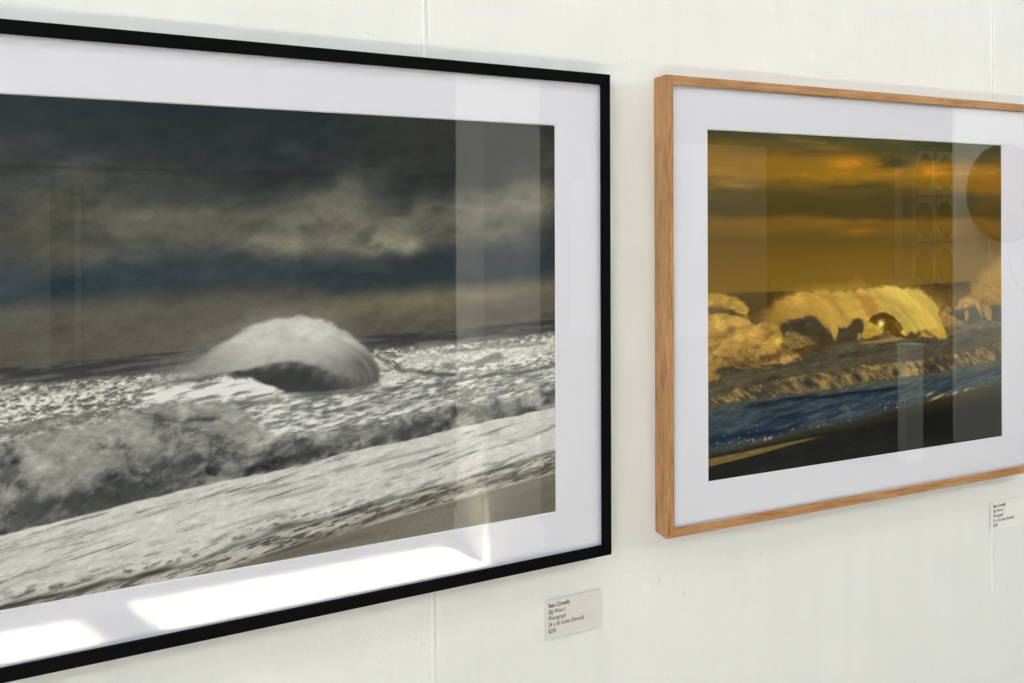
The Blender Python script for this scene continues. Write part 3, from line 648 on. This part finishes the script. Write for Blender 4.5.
    c.lay(ss(-1, 1, t - sh) * ss(X(900), X(960), s) * np.exp(-((t - sh - 6) / 8) ** 2) * .5, (70, 54, 20))
    rs = np.random.RandomState(12)
    for i in range(70):
        x = 708 + 294 * rs.rand(); y = np.interp(x, [707, 740, 770, 800, 830, 850, 900, 959, 1001], [450, 443, 437, 428.5, 422, 418, 405, 391, 381]) + rs.randn() * 1.8 - (rs.rand() < .35) * rs.rand() * 9
        c.lay(c.blob(x, y, .7 + .9 * rs.rand(), .5 + .5 * rs.rand(), 10) * (.35 + .6 * rs.rand()), (186, 182, 160) if x < 900 else (200, 184, 120))
    for x, y, rx in ((955, 393, 6), (966, 390, 5), (938, 397, 12), (930, 394, 8), (770, 438, 3), (765, 439, 2)):
        c.lay(c.blob(x, y, rx, 1.5, 14) * .8, (206, 190, 118) if x > 900 else (220, 224, 216))
    c.lay(c.poly([(838, 409), (845, 404), (852, 410), (848, 412)], 1.5, 1, 4) * .4, (130, 126, 100))
    dt = f(6, 3.2, 0, 5, seed=201, gain=.72) - .5
    c.img *= (1 + (.5 - .25 * wv) * dt * ss(-2, 4, t - hor) * ss(2, -2, t - gbot) * (1 - .75 * sp))[..., None]
    c.img += (np.random.RandomState(5).rand(*s.shape)[..., None] - .5) * 5


# ------------------------------------------------------------------ framed photographs
def to_world(wall):
    """matrix of a frame front plane: local x along the wall, y into it, z up from the floor"""
    if wall == 1: return (0.0, CAM[1] + D1, 0.0), 0.0
    p = CAM + D2 * n2
    return (float(p[0]), float(p[1]), 0.0), -DLT


def framed(name, wall, fx, fz, face, op, paint, mats, sub, us, zs, round_=.0008):
    """fx, fz frame outline; op = opening of the mat (x0, x1, z0, z1), all in the plane of the frame"""
    loc, rz = to_world(wall)
    cx = (fx[0] + fx[1]) / 2; zb = fz[0]
    base = Vector(loc) + Matrix.Rotation(rz, 3, 'Z') @ Vector((cx, FD, zb))
    root = empty(name, base, rz)
    def L(x, y, z): return (x - cx, y - FD, z - zb)
    x0, x1 = fx; z0, z1 = fz
    # four mitred rails, L-shaped in section (front face and rebate)
    def rail(pts_out, pts_in, m):
        # profile at each end: outer front, outer back, inner back, rebate, inner front
        bm = bmesh.new(); rings = []
        for (ox, oz), (ix, iz) in zip(pts_out, pts_in):
            rx, rz_ = ox + (ix - ox) * .55, oz + (iz - oz) * .55
            r = [L(ox, 0, oz), L(ox, FD - .0005, oz), L(rx, FD - .0005, rz_), L(rx, .003, rz_), L(ix, .003, iz), L(ix, 0, iz)]
            rings.append([bm.verts.new(p) for p in r])
        n = 6
        for i in range(n): bm.faces.new((rings[0][i], rings[0][(i + 1) % n], rings[1][(i + 1) % n], rings[1][i]))
        bm.faces.new(rings[0][::-1]); bm.faces.new(rings[1])
        return link_bm('frame_rail', bm, m, root, round_)
    o = [(x0, z0), (x1, z0), (x1, z1), (x0, z1)]; w = face
    i = [(x0 + w, z0 + w), (x1 - w, z0 + w), (x1 - w, z1 - w), (x0 + w, z1 - w)]
    for a, b, mm in ((0, 1, mats[0]), (1, 2, mats[1]), (2, 3, mats[0]), (3, 0, mats[1])):
        rail((o[a], o[b]), (i[a], i[b]), mm)
    e = w * .6
    # glass
    bm = bmesh.new(); add_box(bm, x0 + e - cx, x1 - e - cx, .0035 - FD, .0055 - FD, z0 + e - zb, z1 - e - zb)
    link_bm('glass_pane', bm, M['glass'], root)
    # mat board with bevelled opening
    bm = bmesh.new(); O = [(x0 + e, z0 + e), (x1 - e, z0 + e), (x1 - e, z1 - e), (x0 + e, z1 - e)]
    I = [(op[0], op[2]), (op[1], op[2]), (op[1], op[3]), (op[0], op[3])]
    b_ = .0011; Fi = [(op[0] - b_, op[2] - b_), (op[1] + b_, op[2] - b_), (op[1] + b_, op[3] + b_), (op[0] - b_, op[3] + b_)]
    vo = [bm.verts.new(L(x, .0060, z)) for x, z in O]; vf = [bm.verts.new(L(x, .0060, z)) for x, z in Fi]; vi = [bm.verts.new(L(x, .0076, z)) for x, z in I]
    vb = [bm.verts.new(L(x, .0076, z)) for x, z in O]
    for k in range(4):
        j = (k + 1) % 4
        bm.faces.new((vo[k], vo[j], vf[j], vf[k])).material_index = 0
        bm.faces.new((vf[k], vf[j], vi[j], vi[k])).material_index = 1
        bm.faces.new((vi[k], vi[j], vb[j], vb[k])); bm.faces.new((vb[k], vb[j], vo[j], vo[k]))
    mo = link_bm('mat_board', bm, M['mat'], root); mo.data.materials.append(M['core'])
    # print
    c = Canvas(wall, us, zs, sub); paint(c); ink = c.ink()
    Ug, Zg = np.meshgrid(us, zs)
    P = np.stack([Ug - cx, np.full(Ug.shape, .0078 - FD), Zg - zb], -1)
    me = grid_mesh('photographic_print', P)
    at = me.color_attributes.new('ink', 'FLOAT_COLOR', 'POINT')
    at.data.foreach_set('color', np.concatenate([ink, np.ones(ink.shape[:2] + (1,))], -1).astype(np.float32).reshape(-1))
    link_mesh('photographic_print', me, M['ink'], root)
    box('backing_board', (x0 + e - cx, x1 - e - cx, .0082 - FD, .0112 - FD, z0 + e - zb, z1 - e - zb), M['backing'], root)
    return root


def zz(v): return EYE + v
FX1 = (-0.426, 0.4882)
# opening of the mats, on the plane of the print
pu, pz = on_plane([553.6, 556.3, 0, 0], [125.8, 511.8, 94, 609.4], 1, .0078)
OP1 = (FX1[0] + (FX1[1] - float(pu[:2].mean())), float(pu[:2].mean()), float(pz[[1, 3]].mean()), float(pz[[0, 2]].mean()))
us = np.concatenate([np.linspace(OP1[0] - .004, -.17, 90, endpoint=False), np.arange(-.17, OP1[1] + .004, .00100)])
zs = np.arange(OP1[2] - .004, OP1[3] + .004, .00095)
p1 = framed('framed_photograph', 1, FX1, (zz(-.4140), zz(.1886)), .0134, OP1, paint_grey, (M['black'], M['black']), (.016, .016, .016), us, zs, .0005)
tag(p1, 'wide black framed photograph of a grey stormy sea and breaking wave in white mat', 'picture', 'framed sea photographs on the white wall')

pu, pz = on_plane([707, 708.5, 1001.5, 1001], [129, 480.4, 146.2, 436.6], 2, .0078)
OP2 = (float(pu[:2].mean()), float(pu[2:].mean()), float(pz[[1, 3]].mean()), float(pz[[0, 2]].mean()))
qu, qz = on_plane([665.8, 665.9, 860, 870], [73.7, 539.8, 90.8, 502.2], 2, 0)
FX2 = (float(qu[:2].mean()), 0.0); FX2 = (FX2[0], OP2[1] + (OP2[0] - FX2[0]))
us = np.arange(OP2[0] - .004, OP2[1] + .004, .00125); zs = np.arange(OP2[2] - .004, OP2[3] + .004, .0010)
p2 = framed('framed_photograph', 2, FX2, (float(qz[[1, 3]].mean()), float(qz[[0, 2]].mean())), .0128, OP2, paint_gold, (M['oakh'], M['oakv']), (.010, .009, .007), us, zs, .0016)
tag(p2, 'oak framed photograph of golden sunset waves in white mat, right of the black frame', 'picture', 'framed sea photographs on the white wall')


# ------------------------------------------------------------------ caption cards
def text_mesh(body, size, bold=False, italic=False):
    cu = bpy.data.curves.new('t', 'FONT'); cu.body = body; cu.size = size; cu.extrude = 0.00004
    cu.offset = size * (.020 if bold else .006)
    if italic: cu.shear = .25
    ob = bpy.data.objects.new('t', cu); COL.objects.link(ob)
    bpy.context.view_layer.update()
    me = bpy.data.meshes.new_from_object(ob.evaluated_get(bpy.context.evaluated_depsgraph_get()))
    bpy.data.objects.remove(ob); bpy.data.curves.remove(cu)
    return me


def caption(wall, tl, lines, size, pitch, w, h, mx, my, mat, label, hs):
    loc, rz = to_world(wall)
    u, z = on_plane([tl[0]], [tl[1]], wall, FD); u = float(u[0]); z = float(z[0])
    base = Vector(loc) + Matrix.Rotation(rz, 3, 'Z') @ Vector((u + w / 2, FD - .0008, z - h))
    root = empty('caption_card', base, rz)
    bm = bmesh.new()
    # thin foam card, one corner lifting a little
    add_box(bm, -w / 2, w / 2, -.0019, -.0011, 0, h)
    link_bm('card', bm, mat, root, .0002)
    y = h - my
    for i, (txt, bold, it) in enumerate(lines):
        me = text_mesh(txt, size, bold, it)
        o = link_mesh('text_line', me, M['text'], root)
        o.rotation_euler = (math.pi / 2, 0, 0); o.scale = (hs, 1, 1); o.location = (-w / 2 + mx, -.00196, y - i * pitch - size * .7)
    tag(root, label, 'label', 'caption cards under the photographs')
    return root


cu_, cz_ = on_plane([544.3, 599.5, 600, 546], [600, 589, 627, 638], 1, FD)
cw = float(cu_[[1, 2]].mean() - cu_[[0, 3]].mean()); ch = float((cz_[0] + cz_[1] - cz_[2] - cz_[3]) / 2)
caption(1, (545, 600.0), [('Sean Connelly', True, False), ('Big Wave I', False, True), ('Photograph', False, False), ('24 x 36 inches (framed)', False, False), ('$200', False, False)],
        .0076, .00800, cw, ch, .0033, .0042, M['card'], 'grey paper caption card on the wall below the black framed photograph', .69)
caption(2, (989.5, 502.0), [('Sean Connelly', True, False), ('Big Wave II', False, True), ('Photograph', False, False), ('24 x 36 inches (framed)', False, False), ('$200', False, False)],
        .0076, .00800, cw, ch * .98, .0045, .0042, M['card2'], 'white paper caption card on the wall below the oak framed photograph', .69)

# ------------------------------------------------------------------ the room
XL, XR, YB, H = -3.6, 16.0, -9.0, 3.6
WIN = [(-0.72, 1.08), (1.17, 2.66)]      # clerestory windows high in the picture wall
WZ = (2.55, 3.28)


def bend(x, y):
    """y of the picture wall for a given x, with the gentle bend between the pictures"""
    k = 0.035
    r = (x - BX) / k
    soft = k * (np.log1p(np.exp(-np.abs(r))) + np.maximum(r, 0))
    return y - math.tan(DLT) * soft


def axis(parts):
    a = []
    for lo, hi, st in parts: a.append(np.linspace(lo, hi, max(2, int(round((hi - lo) / st)) + 1)))
    return np.unique(np.round(np.concatenate(a), 5))
su = [float(on_plane([433], [640], 1, FD)[0][0]), float(on_plane([424], [25], 1, FD)[0][0])]
s2u = float(on_plane([993], [600], 2, FD)[0][0])
s2x = float((np.array(to_world(2)[0][:2]) + s2u * d2 + FD * n2)[0])
slope = (su[1] - su[0]) / .70
xs = axis([(XL, -.6, .3), (-.6, 1.7, .005), (1.7, 3, .1), (3, XR, .5), (su[0] - .012, su[0] + .022, .0009), (s2x - .008, s2x + .010, .0009)]); xs = np.unique(np.round(np.concatenate([xs, [w for p in WIN for w in p]]), 5))
zs_ = axis([(0, .9, .15), (.9, 2.0, .005), (2.0, H, .1)]); zs_ = np.unique(np.round(np.concatenate([zs_, WZ]), 5))
Xg, Zg = np.meshgrid(xs, zs_)
near = ss(-.6, -.5, Xg) * ss(1.7, 1.6, Xg) * ss(.9, 1.0, Zg) * ss(2.0, 1.9, Zg)
rel = (fbm(Xg * 100, Zg * 100, 9, 16, 0, 4, 301) - .5) * .0016 + (fbm(Xg * 100, Zg * 100, 1.6, 4, 0, 3, 305) - .5) * .0006
# vertical seams between the wall boards: a filled ridge with chipped edge
def seam(x0, wob=.002, hgt=.0011, seed=1, lean=0.0):
    xc = x0 + lean * (Zg - 1.13) + (fbm(Zg * 100, Zg * 0, 12, 1, 0, 3, seed) - .5) * 2 * wob
    d = Xg - xc
    return hgt * np.exp(-(d / .0016) ** 2) + .0009 * ss(-.003, .003, d) * np.exp(-np.maximum(d, 0) / .05) - .0016 * np.exp(-((d - .0045) / .0016) ** 2) * ss(.5, .58, fbm(Zg * 100, Xg * 0, .9, 1, 0, 3, seed + 4))
rel = rel + seam(su[0], .0010, .0011, 11, slope) * (1.15 - .3 * (Zg > 1.5)) + seam(s2x, .001, .0004, 17)
Yg = bend(Xg, -rel * near)
keep = np.ones((len(zs_) - 1, len(xs) - 1), bool)
xm = (xs[:-1] + xs[1:]) / 2; zm = (zs_[:-1] + zs_[1:]) / 2
for a, b in WIN: keep &= ~((zm > WZ[0]) & (zm < WZ[1]))[:, None] | ~((xm > a) & (xm < b))[None, :]
me = grid_mesh('wall_back', np.stack([Xg, Yg, Zg], -1), keep)
me.polygons.foreach_set('use_smooth', np.ones(len(me.polygons), bool))
tag(link_mesh('wall_back', me, M['wall']), kind='structure')


def struct(name, b, mat, bevel=0): return tag(box(name, b, mat, None, bevel), kind='structure')
struct('floor', (XL - .2, XR + .2, YB - .2, .3, -.1, 0), M['floor'])
struct('ceiling', (XL - .2, XR + .2, YB - .2, .3, H, H + .1), M['ceiling'])
struct('wall_front', (XL, XR, YB - .15, YB, 0, H), M['dim'])
struct('wall_right', (XR, XR + .15, YB, 0.2, 0, H), M['side'])
# left wall with three tall windows
LW = [(-8.3, -6.1), (-5.6, -3.4), (-2.9, -.7)]; LZ = (1.5, 3.4)
bm = bmesh.new(); ys = [YB] + [v for p in LW for v in p] + [.2]
for a, b in zip(ys[::2], ys[1::2]): add_box(bm, XL - .2, XL, a, b, 0, H)
for a, b in LW: add_box(bm, XL - .2, XL, a, b, 0, LZ[0]); add_box(bm, XL - .2, XL, a, b, LZ[1], H)
tag(link_bm('wall_left', bm, M['side']), kind='structure')


def portal(center, sx, sy, rot):
    l = bpy.data.lights.new('daylight_portal', 'AREA'); l.shape = 'RECTANGLE'; l.size = sx; l.size_y = sy
    l.cycles.is_portal = True
    o = bpy.data.objects.new('daylight_portal', l); COL.objects.link(o); o.location = center; o.rotation_euler = rot
    return o


n = 0
for a, b in LW:
    n += 1; bm = bmesh.new(); f_ = .05
    for q in ((a, a + f_, *LZ), (b - f_, b, *LZ), ((a + b) / 2 - .02, (a + b) / 2 + .02, *LZ), (a, b, LZ[0], LZ[0] + f_), (a, b, LZ[1] - f_, LZ[1]), (a, b, 2.4, 2.44)):
        add_box(bm, XL - .13, XL - .07, *q)
    tag(link_bm('window_%d' % n, bm, M['frame_w']), kind='structure')
    portal((XL - .16, (a + b) / 2, sum(LZ) / 2), LZ[1] - LZ[0], b - a, (0, -math.pi / 2, 0))
for a, b in WIN:
    n += 1; bm = bmesh.new(); y0 = float(bend(np.array((a + b) / 2), 0.0))
    for q in ((a - .02, a + .03, .17, WZ[0] - .02, WZ[1] + .02), (b - .03, b + .02, .17, WZ[0] - .02, WZ[1] + .02), (a, b, .17, WZ[0] - .02, WZ[0] + .03), (a, b, .17, WZ[1] - .03, WZ[1] + .02)):
        add_box(bm, q[0], q[1], y0 - .01 if q[2] else 0, y0 + .06, q[3], q[4])
    tag(link_bm('window_%d' % n, bm, M['frame_w']), kind='structure')
    portal(((a + b) / 2, y0 + .05, sum(WZ) / 2), b - a, WZ[1] - WZ[0], (-math.pi / 2, 0, 0))

# column seen mirrored in the black frame, with its baseboard
CXA, CYA = 1.30, -2.50
struct('wall_column', (CXA, CXA + .30, CYA - .40, CYA, 0, H), M['column'], .004)
bm = bmesh.new()
add_box(bm, CXA - .012, CXA + .312, CYA - .412, CYA + .012, 0, .11)
tag(link_bm('baseboard_column', bm, M['column'], None, .003), kind='structure')

# far end: dropped soffit, door, small sign
struct('trim_1', (XL, XR, YB, YB + .5, 2.26, H), M['band'])
dx = mirrored(63, 275, y=YB)[0]
t_ = empty('panelled_door', (dx, YB, 0)); tag(t_, kind='structure'); t_.name = 'door_1'
bm = bmesh.new(); add_box(bm, -.12, .12, 0, .05, .01, 2.04)
for zc in (.5, 1.0, 1.55): add_box(bm, -.08, .08, .05, .06, zc - .2, zc + .2)
link_bm('door_leaf', bm, M['dark'], t_, .004)
bm = bmesh.new(); add_box(bm, -.19, -.12, 0, .07, 0, 2.11); add_box(bm, .12, .19, 0, .07, 0, 2.11); add_box(bm, -.12, .12, 0, .07, 2.04, 2.11)
link_bm('door_frame', bm, M['dim'], t_, .004)
bm = bmesh.new(); add_box(bm, .07, .10, .05, .11, .98, 1.0); add_box(bm, -.02, .10, .09, .11, .98, 1.0)
link_bm('door_handle', bm, M['dark'], t_, .003)


def ring_bm(bm, r0, r1, y0, y1, n=48):
    rr = []
    for k in range(n):
        a = 2 * math.pi * k / n; c_, s_ = math.cos(a), math.sin(a)
        rr.append([bm.verts.new((r * c_, y, r * s_)) for r, y in ((r0, y0), (r1, y0), (r1, y1), (r0, y1))])
    for k in range(n):
        A, B = rr[k], rr[(k + 1) % n]
        for j in range(4): bm.faces.new((A[j], A[(j + 1) % 4], B[(j + 1) % 4], B[j]))


def disc_bm(bm, rx, rz, x, z, y0, y1, n=32, wob=0, seed=0):
    rs = np.random.RandomState(seed); ph = rs.rand(3) * 6
    f0, f1 = [], []
    for k in range(n):
        a = 2 * math.pi * k / n; w = 1 + wob * (math.sin(2 * a + ph[0]) + .6 * math.sin(3 * a + ph[1]) + .4 * math.sin(5 * a + ph[2]))
        f0.append(bm.verts.new((x + rx * w * math.cos(a), y0, z + rz * w * math.sin(a)))); f1.append(bm.verts.new((x + rx * w * math.cos(a), y1, z + rz * w * math.sin(a))))
    bm.faces.new(f0); bm.faces.new(f1[::-1])
    for k in range(n): bm.faces.new((f0[k], f0[(k + 1) % n], f1[(k + 1) % n], f1[k]))


x_, _, z_ = mirrored(148, 215, y=YB)
r_ = empty('wall_sign', (x_, YB, z_)); tag(r_, 'small square dark sign on the far wall, reflected in the black framed picture', 'sign')
box('sign_plate', (-.13, .13, 0, .015, -.14, .14), M['dim'], r_, .003)
bm = bmesh.new(); ring_bm(bm, .085, .105, .015, .022); link_bm('sign_ring', bm, M['dark'], r_)

# display panel mirrored in the oak frame
PY = -3.25
px0 = mirrored(957, 300, 2, y=PY)[0]
struct('wall_panel', (px0, px0 + 4.5, PY - .03, PY, 0, 3.0), M['column'], .003)
x_, _, z_ = mirrored(1004, 195, 2, y=PY)
r_ = empty('round_wall_piece', (x_, PY, z_)); tag(r_, 'large round red-brown wall piece, reflected at the right of the golden photograph', 'artwork')
bm = bmesh.new(); disc_bm(bm, .36, .36, 0, 0, .001, .03, 48); link_bm('disc', bm, M['red'], r_)
bm = bmesh.new(); ring_bm(bm, .33, .37, .001, .045); link_bm('rim', bm, M['dark'], r_)
x_, _, z_ = mirrored(1030, 320, 2, y=PY)
z_ = 1.42; r_ = empty('pencil_picture', (x_, PY, z_)); tag(r_, 'pale pencil drawing on white paper, reflected in the mat right of the golden photograph', 'artwork')
box('paper_sheet', (-.42, .42, .001, .012, -.5, .5), M['paper'], r_)
bm = bmesh.new(); ring_bm(bm, .23, .245, .012, .014); bmesh.ops.scale(bm, vec=(1, 1, 1.45), verts=bm.verts)
disc_bm(bm, .05, .02, -.09, .08, .012, .014, 16); disc_bm(bm, .05, .02, .09, .08, .012, .014, 16); disc_bm(bm, .06, .018, 0, -.15, .012, .014, 16)
link_bm('pencil_lines', bm, M['grey'], r_)

a_ = mirrored(655, 147, 2, y=YB + .8); b_ = mirrored(768, 147, 2, y=YB + .8)
struct('wall_bay', (a_[0], b_[0], YB, YB + .8, 0, b_[2]), M['side'], .03)
# grid of small dark oval prints further back
GY = -5.2
a_ = mirrored(914, 150, 2, y=GY); b_ = mirrored(955, 290, 2, y=GY)
struct('wall_niche', (a_[0] - .15, b_[0] + .6, GY - .1, GY, 0, 2.4), M['dim'])
gw = b_[0] - a_[0]; gh = a_[2] - b_[2]
r_ = empty('print_grid', ((a_[0] + b_[0]) / 2, GY, b_[2])); tag(r_, 'white grid frame of six dark oval prints, reflected in the golden photograph', 'artwork')
box('mount', (-gw / 2, gw / 2, .001, .012, 0, gh), M['side'], r_)
bm = bmesh.new()
for k in range(3): add_box(bm, -gw / 2 + k * (gw - .02) / 2, -gw / 2 + k * (gw - .02) / 2 + .02, .012, .03, 0, gh)
for k in range(4): add_box(bm, -gw / 2, gw / 2, .012, .03, k * (gh - .02) / 3, k * (gh - .02) / 3 + .02)
link_bm('lattice', bm, M['dim'], r_)
for k in range(6):
    bm = bmesh.new(); disc_bm(bm, gw * .20, gh * .13, (k % 2 - .5) * gw * .5, (k // 2 + .5) * gh / 3, .012, .016, 32, .06, k)
    link_bm('oval_print', bm, M['dark'] if k < 4 else M['red'], r_)
# white plinth on the floor
x_, y_, _ = mirrored(911, 462, 2, z=0)
x_, y_, z_ = mirrored(911, 345, 2, y=y_)
r_ = empty('display_plinth', (x_, y_, 0)); tag(r_, 'slim pale plinth standing on the floor, reflected low in the golden photograph', 'plinth')
box('plinth_body', (-.075, .075, -.035, .035, 0, z_ - .02), M['column'], r_, .003); box('plinth_top', (-.08, .08, -.04, .04, z_ - .02, z_), M['column'], r_, .003)

# ------------------------------------------------------------------ light
w = bpy.data.worlds.new('daylight'); S.world = w; w.use_nodes = True
bg = w.node_tree.nodes['Background']; bg.inputs['Color'].default_value = (.90, .95, 1.0, 1); bg.inputs['Strength'].default_value = 3.7
sun = bpy.data.lights.new('sun', 'SUN'); sun.energy = 150; sun.angle = math.radians(.9); sun.color = (1, .94, .79)
so = bpy.data.objects.new('sun', sun); COL.objects.link(so)
hd = Vector((-.47, -.88, 0)).normalized(); el = math.radians(46.2)
dv = Vector((hd.x * math.cos(el), hd.y * math.cos(el), -math.sin(el)))
so.rotation_euler = dv.to_track_quat('-Z', 'Y').to_euler(); so.location = (3, 3, 6)

# unseen lamp and housing, added for soft overhead light on the picture wall
bm = bmesh.new(); add_box(bm, -1.9, 3.6, -1.06, -.94, 3.30, 3.36)
for q in (-1.5, .8, 3.2): add_box(bm, q - .006, q + .006, -1.006, -.994, 3.36, H)
tag(link_bm('fill_lamp_housing_1', bm, M['frame_w'], None, .004), kind='structure')
la = bpy.data.lights.new('fill_lamp', 'AREA'); la.shape = 'RECTANGLE'; la.size = 5.4; la.size_y = .09; la.energy = 8; la.color = (1, .97, .92)
lo = bpy.data.objects.new('fill_lamp', la); COL.objects.link(lo); lo.location = (.85, -1.0, 3.295)

bm = bmesh.new(); add_box(bm, 1.8, 8.2, -2.66, -2.54, 3.30, 3.36)  # second unseen lamp and housing, added to brighten the wall's right side
for q in (2.2, 5.0, 7.8): add_box(bm, q - .006, q + .006, -2.606, -2.594, 3.36, H)
tag(link_bm('fill_lamp_housing_2', bm, M['frame_w'], None, .004), kind='structure')
lb = bpy.data.lights.new('fill_lamp', 'AREA'); lb.shape = 'RECTANGLE'; lb.size = 6.2; lb.size_y = .09; lb.energy = 62; lb.color = (.97, 1, .96)
lo = bpy.data.objects.new('fill_lamp', lb); COL.objects.link(lo); lo.location = (5.0, -2.6, 3.295)

# ------------------------------------------------------------------ camera
cam = bpy.data.cameras.new('camera'); co = bpy.data.objects.new('camera', cam); COL.objects.link(co)
cam.sensor_fit = 'HORIZONTAL'; cam.sensor_width = 36; cam.lens = 36 * F / 1024
cam.shift_y = -(341.5 - HY) / 1024
cam.clip_start = .02
co.location = (0, CAM[1], EYE)
# optical axis turned A1 to the right of the wall normal, level, with a trace of roll
R = Matrix.Rotation(-A1, 4, 'Z') @ Matrix.Rotation(math.pi / 2, 4, 'X') @ Matrix.Rotation(-ROLL, 4, 'Z')
co.rotation_euler = R.to_euler()
S.camera = co

S.view_settings.view_transform = 'Standard'; S.view_settings.look = 'None'
S.view_settings.gamma = 1; S.view_settings.use_curve_mapping = False
S.view_settings.exposure = 1.0
S.cycles.max_bounces = 8; S.cycles.diffuse_bounces = 5; S.cycles.glossy_bounces = 4; S.cycles.transparent_max_bounces = 12
S.cycles.sample_clamp_indirect = 6.0
S.cycles.caustics_reflective = False; S.cycles.caustics_refractive = False
S.cycles.use_denoising = True
